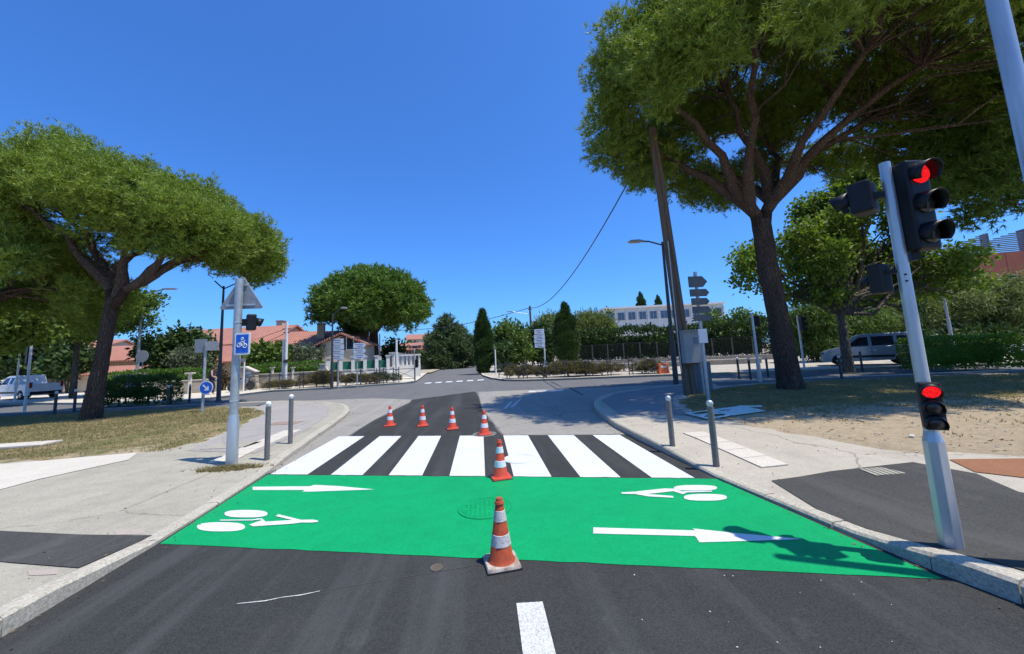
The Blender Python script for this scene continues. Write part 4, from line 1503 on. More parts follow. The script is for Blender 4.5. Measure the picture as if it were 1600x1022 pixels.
MB().prism([(-.15, -.025), (.03, -.025), (.0, -.09), (.05, -.09), (.14, 0), (.05, .09), (.0, .09), (.03, .025), (-.15, .025)], 0, .004, ar).build('arrow', wht_pl, dsc)
t, h, p = plain_pole('round_sign', 'small round sign back by the curved street lamp', 'sign', 221, 592, 550, .04, galv_d, Y=29)
MB().lathe([(.42, 0), (.42, .03)], 20, (0, -.06, h - .3), Mr).build('disc', sign_back, t)
t, h, p = plain_pole('white_post', 'slim white post in front of the curved garden gate wall', 'post', 380, 616, 560, .05, wht_pl, Y=26.4)
MB().box((-.2, -.04, h - .1), (.5, .03, .22)).build('sign_panel', sign_back, t)
t, h, p = plain_pole('slim_post', 'slim pale post on the far corner right of the street mouth', 'post', 775, 583, 546, .06, wht_pl, Y=33)
t, h, p = plain_pole('slim_post', 'white-boxed dark pole in front of the green fence', 'pole', 593.5, 600, 522, .05, grey_st, Y=28.4)
MB().box((0, -.03, h * .5), (.2, .14, .26)).build('box', wht_pl, t)
t, h, p = plain_pole('slim_post', 'pale pole at the corner under the right side of the round pine', 'pole', 620, 598, 530, .09, wht_pl, Y=29.5)
t, h, p = plain_pole('slim_post', 'slim signal post at the left corner of the far street', 'pole', 648, 597, 544, .045, galv_d, Y=28.6)
signal_head(t, (.12, .1, h * .55), math.radians(60), .22, .6, 2, None, visor=.1)


def arrow_panel(w, h, d):
    return [(-w / 2, -h / 2), (w / 2 - h * .45, -h / 2), (w / 2, 0), (w / 2 - h * .45, h / 2), (-w / 2, h / 2)]


def sign_stack(label, px, py, Y, panels, mat, lines=True, postmat=galv_d, ptop=None, flip=False, name='direction_sign'):
    p = at(px, py, Y)
    z0 = fz(p.x, p.y)
    t = thing(name, label, 'direction sign', (p.x, p.y, z0))
    top = zat(p.x, p.y, ptop if ptop else panels[0][1]) - z0
    MB().tube([(0, 0, 0), (0, 0, top)], .045, 10).build('post', postmat, t)
    k = depth(p.x, p.y) / F_PX
    for (dx, pa, pb, wpx, shape) in panels:
        z1, z2 = zat(p.x, p.y, pa) - z0, zat(p.x, p.y, pb) - z0
        w, hh = wpx * k, (z1 - z2)
        M = Matrix.Translation(Vector((dx * k, -.06, (z1 + z2) / 2)))
        if flip:
            M = M @ Matrix.Scale(-1, 4, (1, 0, 0))
        poly = arrow_panel(w, hh * .94, 0) if shape == 'a' else rrect(w, hh * .95, hh * .12)
        o = MB().prism(poly, -.012, .012, M).build('sign_panel', mat, t)
        if lines:
            lm = MB()
            for zz_, ww in ((.18, .62), (-.2, .45)):
                lm.box(Vector((dx * k - w * .06 + (w * .05 if zz_ < 0 else 0), -.0745, (z1 + z2) / 2 + zz_ * hh)), (w * ww, .003, hh * .12))
            lm.build('lettering', print_m, o)
    return t


sign_stack('stack of four pale blue-white direction signs left of the round pine', 528, 606, 26.6, [(-1, 529, 537.5, 19, 'a'), (-1, 538, 546, 20, 'a'), (-1, 546.5, 554, 20, 'a'), (-1, 554.5, 562, 19, 'a')], sign_w, flip=True)
sign_stack('three white arrow direction signs pointing right before the round pine trunk', 558, 605, 26.4, [(4.5, 536, 544, 19, 'a'), (4.5, 544.8, 552.5, 19, 'a'), (4.5, 553.3, 561, 19, 'a')], sign_w)
sign_stack('stack of grey-backed direction signs in front of the far bushes', 853, 588, 25.5, [(-7, 514, 522, 15, 'r'), (-7, 522.5, 529, 17, 'r'), (-7, 529.5, 536, 17, 'r'), (-7, 536.5, 543, 16, 'r')], sign_w, postmat=wht_pl)
sp_ = un(1108, 632, .1)
sign_stack('slim post with five dark direction sign backs beside the wooden utility pole', 1108, 632, sp_.y, [(1, 432, 450, 31, 'a'), (2, 452, 464, 32, 'a'), (2, 466, 477, 30, 'a'), (3, 479, 490, 31, 'a'), (3, 492, 502, 30, 'a')], pm('sign_back_dark', (0.10, 0.115, 0.12), (0.075, 0.085, 0.09), rough=.6), lines=False, ptop=425)
# notice on that post
t = [o for o in bpy.data.objects if o.get('label', '').startswith('slim post with five')][0]
zq = zat(sp_.x, sp_.y, 525) - t.location.z
MB().box((0, -.06, zq), (.24, .02, .38)).build('notice', wht_pl, t)

# wooden utility pole with meter box
up = un(1079, 617, .1)
ux, uy, uz = up.x, up.y, gz(up.x, up.y)
ut = thing('utility_pole', 'weathered double wooden utility pole with grey meter box beside the right pine', 'utility pole', (ux, uy, uz))
topz = zat(ux, uy, 200) - uz
lean = -0.045
for dx in (-0.075, 0.085):
    MB().tube([(dx * 1.25, 0, -.1), (dx + lean * topz * .5, 0, topz * .5), (dx * .8 + lean * topz, 0, topz)], [.115, .10, .08], 14).build('pole', wood_m, ut, smooth=True)
zb1, zb0 = zat(ux, uy, 518) - uz, zat(ux, uy, 567) - uz
bx = lean * zb0 + .1
bo = MB().box((bx, -.27, (zb1 + zb0) / 2), (.62, .25, zb1 - zb0)).build('meter_box', box_m, ut, bevel=.015)
MB().box((bx + .08, -.40, (zb1 + zb0) / 2 + .2), (.13, .01, .2)).build('window', glassb, bo)
MB().box((bx, -.3, zb1 + .01), (.68, .36, .03)).build('lid', box_m, bo)
MB().tube([(bx + .35, -.12, 0), (bx + .33, -.12, zb0)], .035, 8).tube([(bx - .36, -.15, zb0 - .3), (bx - .38, -.15, topz * .55)], .02, 8).build('conduit', galv_d, ut)
MB().box((0, -.16, 1.0), (.5, .06, .08)).build('cross_piece', wood_m, ut)
cp = un(1104, 612, .1)
cb = thing('utility_cabinet', 'dark grey street cabinet standing behind the utility pole', 'cabinet', (cp.x, cp.y, gz(cp.x, cp.y)))
hc_ = zat(cp.x, cp.y, 566) - gz(cp.x, cp.y)
MB().box((0, .15, hc_ / 2), (.5, .3, hc_)).build('body', cab_m, cb, bevel=.015)
MB().box((0, -.003, hc_ / 2), (.42, .012, hc_ * .85)).build('door', cab_m, cb)


def cable(name, label, pts, r):
    o = MB().tube(pts, r, 6, False).build(name, dark_st)
    return tag(o, label, 'cable')


fp = at(832, 585, 46)
wp, h, p = plain_pole('utility_pole', 'far wooden pole carrying the overhead cable above the bushes', 'utility pole', 833, 575, 478, .14, wood_m, Y=46, z=0)
MB().box((0, 0, h - .4), (.5, .12, .1)).build('cross_piece', wood_m, wp)
MB().tube([(0, 0, h * .86), (-2.2, -.2, h * .91)], .04, 6).box((-2.5, -.25, h * .912), (.7, .25, .1)).build('lamp_arm', galv_d, wp)
ptop_far = Vector((p.x, p.y, wp.location.z + h - .2))
a_ = Vector((ux + lean * topz, uy, uz + topz - .3))
seg = [a_.lerp(ptop_far, i / 24) - Vector((0, 0, 4 * 1.75 * (i / 24) * (1 - i / 24))) for i in range(25)]
cable('overhead_cable', 'sagging black cable between the two wooden utility poles', seg, .03)
b_ = at(560, 512, 60)
seg = [ptop_far.lerp(b_, i / 20) - Vector((0, 0, 4 * 1.3 * (i / 20) * (1 - i / 20))) for i in range(21)]
cable('overhead_cable', 'thin black cable running left from the far wooden pole', seg, .035)
wq, h, p = plain_pole('utility_pole', 'slim pale concrete pole with insulators rising from the left garden hedge', 'utility pole', 446, 602, 503, .10, wht_pl, Y=28.2)
MB().tube([(-.26, .1, 0), (-.24, .1, h * .74)], .07, 10).build('stay_pole', wht_pl, wq)
MB().box((0, 0, h - .5), (.55, .08, .06)).box((0, 0, h - .75), (.4, .08, .06)).box((.0, -.08, h * .40), (.24, .1, .24)).build('cross_piece', dark_st, wq)
c0 = Vector((p.x, p.y, wq.location.z + h - .45))
for k_, (e, lab) in enumerate(((at(330, 545, 45), 'upper thin cable running left from the pale concrete pole'), (at(330, 560, 45), 'lower thin cable running left from the pale concrete pole'))):
    cable('overhead_cable', lab, [c0.lerp(e, i / 8) - Vector((0, 0, k_ * .3 + 1.0 * (i / 8) * (1 - i / 8))) for i in range(9)], .018)


# ------------------------------------------------------------------ stencil board lying on the turf
bp_ = [un(x, y, .14) for x, y in ((1069, 646.5), (1105, 655.5), (1196, 643), (1160, 635))]
o_ = sum(bp_, Vector()) / 4
sb_t = thing('stencil_board', 'white paint-stained bicycle stencil board lying on the shaded turf', 'stencil board', (o_.x, o_.y, 0))
outer = [(p - o_) for p in bp_]
zz0 = max(lawn_z(p.x, p.y) for p in bp_) + .02
A, B_, C_, D_ = outer


def bl(u, v):
    p = (A.lerp(D_, u)).lerp(B_.lerp(C_, u), v)
    return (p.x, p.y)


def holed(mb, u0, u1, v0, v1, cu, cv, ru, rv, n=20, z=0.0):
    ins, outs = [], []
    for i in range(n):
        a = 2 * math.pi * i / n
        c, s = math.cos(a), math.sin(a)
        ins.append((cu + ru * c, cv + rv * s))
        k = 1 / max(abs(c), abs(s))
        outs.append(((u0 + u1) / 2 + (u1 - u0) / 2 * c * k, (v0 + v1) / 2 + (v1 - v0) / 2 * s * k))
    vs = []
    for zz_ in (z, z + .012):
        vs += [(*bl(*q), zz_) for q in ins] + [(*bl(*q), zz_) for q in outs]
    fs = []
    for i in range(n):
        j = (i + 1) % n
        fs += [(i, j, n + j, n + i), (2 * n + i, 3 * n + i, 3 * n + j, 2 * n + j), (i, 2 * n + i, 2 * n + j, j), (n + i, n + j, 3 * n + j, 3 * n + i)]
    mb.add(vs, fs)


bd = MB()
holed(bd, 0, .42, 0, .5, .21, .25, .17, .17)
holed(bd, 0, .42, .5, 1, .23, .75, .17, .17)
holed(bd, .42, .72, 0, .5, .57, .3, .12, .08)
bd.add([(*bl(u, v), z) for z in (0, .012) for u, v in ((.42, .5), (.72, .5), (.72, 1), (.42, 1))], [(0, 1, 2, 3), (7, 6, 5, 4), (0, 4, 5, 1), (1, 5, 6, 2), (2, 6, 7, 3), (3, 7, 4, 0)])
bd.add([(*bl(u, v), z) for z in (0, .012) for u, v in ((.72, 0), (1, 0), (1, 1), (.72, 1))], [(0, 1, 2, 3), (7, 6, 5, 4), (0, 4, 5, 1), (1, 5, 6, 2), (2, 6, 7, 3), (3, 7, 4, 0)])
bo_ = bd.build('board', stencil_w, sb_t, loc=(0, 0, zz0))
hb = [(*bl(u, v),) for u, v in ((.86, .2), (1.0, .55))]
MB().box((hb[0][0] + .25, hb[0][1] - .05, .03), (.5, .06, .03), -.3).build('handle', stencil_w, sb_t, loc=(0, 0, zz0))


# ------------------------------------------------------------------ vehicles
def wheel_arch(cx, r, n=9):
    return [(cx + r * math.cos(math.radians(180 * i / n)), 0.30 + abs(r) * math.sin(math.radians(180 * i / n))) for i in range(n + 1)]


def vehicle(name, label, cat, loc, rz, paint, L=4.38, Wd=1.8, upper=None, belt=1.08, hood=None, wb=1.36, wr=0.31, sides=(), stripes=True):
    t = thing(name, label, cat, loc, rz)
    f, r = L / 2, -L / 2
    hood = hood or [(f - .06, .62), (f - .14, .82), (f - .35, .93), (f - .95, belt)]
    low = [(f, .30)] + [(f + .01, .5)] + hood + [(r + .03, belt), (r, .6), (r + .03, .3)]
    low += [(-wb - .4, .28)] + [(x, z) for x, z in wheel_arch(-wb, -.37)] + [(wb - .4, .24)] + [(x, z) for x, z in wheel_arch(wb, -.37)] + [(f - .2, .24)]
    low2 = []
    for q in low:
        if not low2 or (abs(q[0] - low2[-1][0]) + abs(q[1] - low2[-1][1])) > 1e-3:
            low2.append(q)
    m = MB().prism(low2, -Wd / 2, Wd / 2)
    body = m.build('body', paint, t, bevel=.035, smooth=True)
    # cabin with tumblehome
    n = len(upper)
    zt = max(z for x, z in upper)
    hwz = lambda z: Wd / 2 - .02 - .17 * (z - belt) / (zt - belt)
    vs = [(x, -hwz(z), z) for x, z in upper] + [(x, hwz(z), z) for x, z in upper]
    fs = [tuple(range(n)), tuple(range(2 * n - 1, n - 1, -1))] + [(i, n + i, n + (i + 1) % n, (i + 1) % n) for i in range(n)]
    cab_o = MB().add(vs, fs).build('cabin', paint, t, bevel=.03, smooth=True)
    for poly in sides:
        for s in (-1, 1):
            vs = []
            for off in (-.01, .006):
                vs += [(x, s * (hwz(z) + off), z) for x, z in poly]
            k = len(poly)
            fs = [tuple(range(k)), tuple(range(2 * k - 1, k - 1, -1))] + [(i, k + i, k + (i + 1) % k, (i + 1) % k) for i in range(k)]
            MB().add(vs, fs).build('side_window', glass, cab_o)
    # windscreen on the front slope
    (x0, z0), (x1, z1) = upper[0], upper[1]
    e = .012
    vs = []
    for o2 in (-.01, e):
        for (a, w) in ((.08, .92), (.94, .9)):
            x, z = x0 + (x1 - x0) * a, z0 + (z1 - z0) * a
            nx, nz = (z1 - z0), -(x1 - x0)
            l_ = math.hypot(nx, nz)
            for s in (-1, 1):
                vs.append((x + nx / l_ * o2, s * hwz(z) * w, z + nz / l_ * o2))
    MB().add(vs, [(0, 1, 3, 2), (4, 6, 7, 5), (0, 4, 5, 1), (2, 3, 7, 6), (0, 2, 6, 4), (1, 5, 7, 3)]).build('windscreen', glassb, cab_o)
    for cx in (-wb, wb):
        for s in (-1, 1):
            Mw = Matrix.Rotation(math.radians(90), 3, 'X')
            wh = MB().lathe([(wr * .62, -.1), (wr * .95, -.1), (wr, -.07), (wr, .07), (wr * .95, .1), (wr * .62, .1)], 26, (cx, s * (Wd / 2 - .12), wr), Mw).build('wheel', rubber, t, smooth=True)
            rm = MB().lathe([(wr * .62, -.085), (wr * .62, .085)], 22, (cx, s * (Wd / 2 - .12), wr), Mw)
            rm.build('rim', dark_st, wh)
            spk = MB()
            for k in range(5):
                a = 2 * math.pi * k / 5
                spk.box((cx + wr * .32 * math.cos(a), s * (Wd / 2 - .022), wr + wr * .32 * math.sin(a)), (wr * .55, .02, .07), M=Matrix.Rotation(-a, 3, 'Y'))
            spk.build('spokes', galv, wh)
    for s in (-1, 1):
        MB().box((f - .13, s * (Wd / 2 - .22), .74), (.2, .36, .16)).build('headlight', glassb, t, bevel=.03)
        MB().box((r + .03, s * (Wd / 2 - .1), 1.0), (.06, .16, .4)).build('tail_light', pm('tail_red', (.3, .01, .01), (.25, .01, .01), rough=.3), t, bevel=.02)
        MB().box((upper[0][0] - .35, s * (Wd / 2 + .09), belt + .1), (.12, .16, .2)).build('mirror', black_pl, t, bevel=.03)
        if stripes:
            MB().box((-.05, s * (Wd / 2 + .008), .52), (wb * 2 - .8, .02, .12)).build('rubbing_strip', black_pl, t)
            for hx in (.05, -.2):
                MB().box((hx, s * (Wd / 2 + .012), .86), (.17, .03, .045)).build('handle', galv, t)
            MB().box((-.08, s * (Wd / 2 + .001), .72), (.012, .006, .7)).build('door_gap', black_pl, t)
    MB().box((f - .01, 0, .42), (.07, Wd * .86, .22)).box((r + .01, 0, .42), (.07, Wd * .9, .22)).build('bumper', black_pl, t, bevel=.03)
    MB().box((f + .03, 0, .46), (.012, .5, .11)).build('number_plate', wht_pl, t)
    return t


van_up = [(1.22, 1.06), (.52, 1.70), (.2, 1.79), (-1.75, 1.80), (-2.06, 1.72), (-2.15, 1.06)]
van_sides = ([(.98, 1.12), (.42, 1.60), (.02, 1.62), (.02, 1.12)], [(-.12, 1.12), (-.12, 1.63), (-1.05, 1.63), (-1.05, 1.14), (-.9, 1.12)], [(-1.2, 1.14), (-1.2, 1.63), (-1.85, 1.62), (-1.98, 1.14)])
vehicle('parked_van', 'silver compact van parked behind the slim tree trunk and right hedge', 'van', (22.6, 21.2, 0.12), math.radians(141), silver, upper=van_up, sides=van_sides)
pick_up = [(1.15, 1.06), (.6, 1.66), (.3, 1.72), (-.55, 1.72), (-.62, 1.06)]
pk = vehicle('white_pickup', 'white pickup with low cargo bed parked at the left picture edge', 'pickup', (-34.2, 31.9, 0.12), math.radians(160), wpaint, L=4.9, upper=pick_up, sides=([(.95, 1.12), (.55, 1.56), (.15, 1.6), (.15, 1.12)], [(-.05, 1.15), (-.05, 1.58), (-.4, 1.58), (-.4, 1.15)]), wb=1.5)
hb_up = [(.95, .92), (.25, 1.40), (-.2, 1.46), (-1.3, 1.42), (-1.85, .95)]
vehicle('blue_car', 'dark blue car half hidden behind the left pine trunk', 'car', (-24.5, 28.6, 0.12), math.radians(165), bpaint, L=4.0, Wd=1.7, upper=hb_up, belt=.92, hood=[(1.95, .55), (1.85, .7), (1.0, .88)], sides=([(.72, .96), (.2, 1.34), (-.3, 1.36), (-.3, .96)], [(-.4, .96), (-.4, 1.36), (-1.2, 1.34), (-1.5, .98)]), wb=1.25, stripes=False)
vehicle('white_car', 'white car just entering the frame right of the trimmed hedge', 'car', (30.6, 18.2, 0.12), math.radians(160), wpaint, L=4.1, Wd=1.75, upper=hb_up, belt=.92, hood=[(2.0, .55), (1.9, .7), (1.0, .88)], sides=([(.72, .96), (.2, 1.34), (-.3, 1.36), (-.3, .96)], [(-.4, .96), (-.4, 1.36), (-1.2, 1.34), (-1.5, .98)]), wb=1.28, stripes=False)


# ------------------------------------------------------------------ buildings
def window(par, c, w, h, M, shutter=None):
    """A framed window let into a wall facing local -Y."""
    o = MB().box(M @ Vector((c[0], c[1] - .02, c[2])), (w + .16, .08, h + .16), M=M.to_3x3()).build('window', wht_pl, par)
    MB().box(M @ Vector((c[0], c[1] - .05, c[2])), (w, .05, h), M=M.to_3x3()).build('pane', glass, o)
    if shutter:
        for s in (-1, 1):
            MB().box(M @ Vector((c[0] + s * (w * .5 + .3), c[1] - .05, c[2])), (.45, .06, h + .1), M=M.to_3x3()).build('shutter', shutter, o)
    return o


shut = pm('brown_shutter', (.16, .07, .05), (.13, .06, .04), rough=.7)


def gable_house(label, px, Y, rz, w, d, py_eave, py_ridge, wallm, wins=(), chim=(), name='house', gable_x=True):
    p = at(px, 575, Y)
    t = thing(name, label, 'house', (p.x, p.y, 0), rz)
    ze, zr = zat(p.x, p.y, py_eave), zat(p.x, p.y, py_ridge)
    if gable_x:      # ridge along local X
        prof = [(-d / 2, -.3), (d / 2, -.3), (d / 2, ze), (0, zr - .12), (-d / 2, ze)]
        MB().add([(sx * w / 2, y, z) for sx in (-1, 1) for y, z in prof], [(0, 1, 2, 3, 4), (9, 8, 7, 6, 5)] + [(i, 5 + i, 5 + (i + 1) % 5, (i + 1) % 5) for i in range(5)]).build('wall', wallm, t)
        sl = (zr - ze) / (d / 2)
        rf = MB()
        for s in (-1, 1):
            o = .45
            y0, z0 = s * (d / 2 + o), ze - sl * o
            vs = [(-w / 2 - .3, y0, z0), (w / 2 + .3, y0, z0), (w / 2 + .3, 0, zr), (-w / 2 - .3, 0, zr)]
            vs += [(x, y, z + .16) for x, y, z in vs]
            rf.add(vs, [(0, 1, 2, 3), (4, 7, 6, 5), (0, 4, 5, 1), (1, 5, 6, 2), (2, 6, 7, 3), (3, 7, 4, 0)])
        roof = rf.build('roof', tile_m, t)
    else:            # ridge along local Y, gable faces the street
        prof = [(-w / 2, -.3), (w / 2, -.3), (w / 2, ze), (0, zr - .12), (-w / 2, ze)]
        MB().prism(prof, -d / 2, d / 2).build('wall', wallm, t)
        sl = (zr - ze) / (w / 2)
        rf = MB()
        for s in (-1, 1):
            o = .4
            x0, z0 = s * (w / 2 + o), ze - sl * o
            vs = [(x0, -d / 2 - .3, z0), (x0, d / 2 + .3, z0), (0, d / 2 + .3, zr), (0, -d / 2 - .3, zr)]
            vs += [(x, y, z + .16) for x, y, z in vs]
            rf.add(vs, [(0, 1, 2, 3), (4, 7, 6, 5), (0, 4, 5, 1), (1, 5, 6, 2), (2, 6, 7, 3), (3, 7, 4, 0)])
        roof = rf.build('roof', tile_m, t)
    for (x, z, ww, hh) in wins:
        window(t, (x, -d / 2, z), ww, hh, Matrix.Identity(4), shut)
    for (x, y, hh) in chim:
        zc_ = zr - abs((y if gable_x else x)) * sl
        c = MB().box((x, y, zc_ + hh / 2 - .3), (.7, .6, hh + .6)).build('chimney', wallm, roof)
        MB().box((x, y, zc_ + hh + .03), (.85, .75, .1)).build('chimney_cap', tile_m, c)
    return t


gable_house('low house with orange tiled roof behind the left pine trunk', 172, 47, .25, 9, 8, 565, 543, render_m, wins=((2.5, 1.5, .9, 1.1),), chim=((2.5, 1.0, .8),))
gable_house('small shed with tiled roof right of the left pine trunk', 190, 40, .1, 4.2, 3.5, 583, 574, render_m)
gable_house('grey rendered house gable showing between plane leaves and pine trunk', 128, 52, .2, 8, 8, 548, 534, render_g)
gable_house('long red roofed house behind the dark laurel bush', 372, 46, -.12, 13, 9, 541, 514, render_m, wins=((-4.2, 2.8, .8, 1.2), (-1.0, 2.8, .8, 1.2)), chim=((4.5, .5, .9), (5.8, 1.5, .6)))
gable_house('house with low red roof and bright bush before it', 398, 39, .1, 7, 6, 563, 541, render_m, chim=((2, .5, .7),))
gable_house('broad red tiled house left of the round pine with square chimney', 486, 43, .22, 11, 9, 551, 520, render_m, wins=((3.3, 2.2, .8, 1.1),), chim=((1.2, -1.6, 1.5), (3.6, 1.0, 1.2), (-1.0, 1.0, .7)))
gable_house('cream gabled house seen between direction signs and round pine', 546, 36.5, .05, 3.3, 5, 538, 525, render_m, wins=((.75, 3.3, .5, 1.0),), gable_x=False)
gable_house('pale house with brown roof beyond the left corner of the far street', 648, 66, -.1, 8, 8, 547, 537, render_m, wins=((-2, 3.2, .9, 1.3), (1.2, 3.2, .9, 1.3)))
gable_house('small house seen above the conifers on the left of the far street', 668, 95, .1, 9, 8, 531, 523, render_w)

# balustraded white terrace at the corner
p = at(636, 585, 36)
bt = thing('balustrade_terrace', 'white terrace wall with balusters under the right side of the round pine', 'wall', (p.x, p.y, .1), .1)
MB().box((0, 0, .55), (2.4, .3, 1.1)).build('wall', render_w, bt)
MB().box((0, 0, 2.0), (2.5, .32, .14)).build('rail', render_w, bt)
for i in range(7):
    MB().tube([(-1.1 + i * .366, 0, 1.1), (-1.1 + i * .366, 0, 1.95)], .09, 8).build('baluster', render_w, bt)

# long white flat-roofed building on the right
p = at(1040, 520, 78)
wb_ = thing('white_flat_building', 'long white flat-roofed building with a window band above the right hedge', 'building', (p.x, p.y, 0), -.11)
zt = zat(p.x, p.y, 478.5)
MB().box((0, 3, zt / 2), (25, 6, zt)).build('wall', render_w, wb_)
MB().box((0, 2.8, zt + .1), (25.6, 6.8, .35)).build('roof_edge', wht_pl, wb_)
for i in range(11):
    x = -11.2 + i * 2.25
    o = MB().box((x, -.04, zt - 1.75), (1.5, .1, 1.8)).build('window', wht_pl, wb_)
    MB().box((x - .36, -.1, zt - 1.75), (.66, .06, 1.6)).box((x + .36, -.1, zt - 1.75), (.66, .06, 1.6)).build('pane', glassb, o)
    MB().box((x + 1.12, -.12, zt - 1.75), (.3, .3, 2.3)).build('pier', render_w, wb_)

# terracotta building with slatted roof screens
p = at(1560, 480, 46)
tb = thing('terracotta_building', 'terracotta rendered building with slatted metal roof screens at far right', 'building', (p.x, p.y, 0), -.30)
zt = zat(p.x, p.y, 397)
MB().box((5, 5, zt / 2), (26, 10, zt)).build('wall', terra_m, tb)
for k in range(8):
    MB().box((-7.4 + k * 3.1, -.003, zt * .5), (.05, .02, zt)).build('panel_joint', pm('joint', (.2, .07, .05), rough=.9), tb)
o = MB().box((4.6, -.02, zt - 1.2), (1.0, .1, 1.0)).build('window', dark_st, tb)
MB().box((4.6, -.09, zt - 1.2), (.85, .05, .85)).build('pane', glass, o)
for (x0, x1, z0, z1, y) in ((-6.8, 1.2, .6, 3.0, 1.0), (1.6, 6.4, 2.0, 3.4, 2.2)):
    scn = MB()
    nsl = 12
    for i in range(nsl):
        zz_ = zt + .1 + i * .26
        # sloped upper edge: shorter slats near the top on the left
        xl = x0 + (x1 - x0) * max(0, (i * .26 - z0) / max(.1, (z1 - z0)))
        if xl < x1 - .3:
            MB().box(((xl + x1) / 2, y, zz_), (x1 - xl, .06, .17)).build('roof_slat', roof_gm, tb)
    MB().box((x1, y + .5, zt + .1 + z1 / 2), (.12, 1.2, z1)).build('screen_post', roof_gm, tb)

# ------------------------------------------------------------------ garden walls, fences, hedges
def wall_run(name, label, p0, p1, h, thick, mat, cap=True, cat='wall', z=0.1):
    a, b = Vector((p0[0], p0[1], 0)), Vector((p1[0], p1[1], 0))
    d = b - a
    t = thing(name, label, cat, ((a.x + b.x) / 2, (a.y + b.y) / 2, z), math.atan2(d.y, d.x))
    MB().box((0, 0, h / 2), (d.length, thick, h)).build('wall', mat, t)
    if cap:
        MB().box((0, 0, h + .03), (d.length + .04, thick + .08, .06)).build('coping', pale_conc, t)
    return t, d.length


def hedge_box(name, label, p0, p1, z0, z1, thick, mat, dens=330, L=.12, W=.08, core_mat=None, bulge=0.12, cat='hedge'):
    a, b = Vector((p0[0], p0[1], 0)), Vector((p1[0], p1[1], 0))
    d = b - a
    ln = d.length
    t = thing(name, label, cat, ((a.x + b.x) / 2, (a.y + b.y) / 2, z0), math.atan2(d.y, d.x))
    h = z1 - z0
    Cs, Ds = [], []
    for ax, sgn, area in ((1, -1, ln * h), (1, 1, ln * h * .3), (2, 1, ln * thick), (0, -1, thick * h), (0, 1, thick * h)):
        n = int(area * dens)
        u, v = RNG.uniform(-.5, .5, n), RNG.uniform(-.5, .5, n)
        P = np.zeros((n, 3))
        if ax == 1:
            P[:, 0], P[:, 1], P[:, 2] = u * ln, sgn * thick / 2, (v + .5) * h
        elif ax == 2:
            P[:, 0], P[:, 1], P[:, 2] = u * ln, v * thick, h
        else:
            P[:, 0], P[:, 1], P[:, 2] = sgn * ln / 2, u * thick, (v + .5) * h
        D = np.zeros((n, 3))
        D[:, ax] = sgn
        Q = np.stack([P[:, 0] + P[:, 1] * .7, P[:, 2] * 1.2 + P[:, 1]], 1)
        P += D * ((vnoise(Q + 20, 1.1, 11) - .5) * 2.2 * bulge + RNG.normal(size=n) * bulge * .35 - bulge * .3)[:, None]
        Cs.append(P)
        Ds.append(D)
    C, D = np.concatenate(Cs), np.concatenate(Ds)
    Dn = nrm(D * .8 + RNG.normal(size=D.shape) * .6 + np.array([0, 0, .35]))
    V, Fq = leaves(C, Dn, L, W)
    np_mesh('foliage', V, Fq, mat, t)
    ib = [ico_blob((-ln / 2 + bulge * 2 + thick * .4 + (ln - bulge * 4 - thick * .8) * k_ / max(1, int(ln / .5)), RNG.normal() * .04, h * .5), (thick * .42, thick * .5 - bulge * 1.6, h * .5 - bulge * 1.4)) for k_ in range(int(ln / .5) + 1)]
    iv, if_ = join(ib)
    np_mesh('inner_foliage', iv, if_, core_mat or mat, t)
    st = MB()
    for i in range(max(2, int(ln / .9))):
        st.tube([(-ln / 2 + .3 + i * .9, 0, -.02), (-ln / 2 + .3 + i * .9, .05, h * .5)], .03, 5)
    st.build('stems', bark_g, t)
    return t


def X(px, Y):
    return at(px, 575, Y).x


wall_run('garden_wall', 'low stone garden wall behind the thin bollards on the left', (X(225, 27), 27), (X(345, 28.3), 28.3), .85, .3, stone_m)
hedge_box('garden_hedge', 'clipped green hedge on the low stone wall at left', (X(150, 27.6), 27.8), (X(322, 28.6), 28.9), .5, zat(X(260, 28), 28, 580), .9, hedge_l)
t, h, p = plain_pole('gate_pier', 'cream gate pier standing in the clipped left hedge', 'pier', 296, 605, 584, .15, pale_conc, Y=27.1, n=4)
MB().box((0, 0, h + .04), (.42, .42, .1)).build('cap', pale_conc, t)
wall_run('garden_wall', 'grey garden wall under the long clipped hedge by the pale pole', (X(392, 29.2), 29.2), (X(502, 29.6), 29.6), 1.0, .3, stone_m)
hedge_box('garden_hedge', 'long clipped green hedge behind the pale concrete pole', (X(390, 29.9), 30.1), (X(503, 30.2), 30.4), .9, zat(X(450, 30), 30, 569), .9, hedge_l)
for px in (425, 457):
    t, h, p = plain_pole('hedge_post', 'concrete post at the %s of the long clipped hedge' % ('left third' if px == 425 else 'middle'), 'post', px, 600, 575, .11, pale_conc, Y=29.3, n=4)
    MB().box((0, 0, h + .03), (.26, .26, .06)).build('cap', pale_conc, t)
rk = thing('raked_wall', 'pale raked wall end right of the long clipped hedge', 'wall', (X(505, 29), 29, .1))
zk = zat(X(505, 29), 29, 570)
MB().prism([(-.95, 0), (.7, 0), (.45, zk * .6), (.18, zk - .1), (-.12, zk - .1), (-.4, zk * .6)], -.2, .2).build('wall', pale_conc, rk)
MB().box((.03, 0, zk - .05), (.42, .5, .1)).build('cap', pale_conc, rk)
cw = thing('curved_gate_wall', 'grey raked gate wall left of the long clipped hedge', 'wall', (X(388, 28.6), 28.6, .1))
zk = zat(X(388, 29), 29, 577)
MB().prism([(-.5, 0), (.75, 0), (.55, zk * .75), (-.2, zk), (-.5, zk)], -.2, .2).build('wall', stone_m, cw)
MB().prism([(-.6, zk), (-.2, zk + .01), (.62, zk * .77), (.66, zk * .82), (-.15, zk + .12), (-.6, zk + .12)], -.25, .25).build('coping', pale_conc, cw)

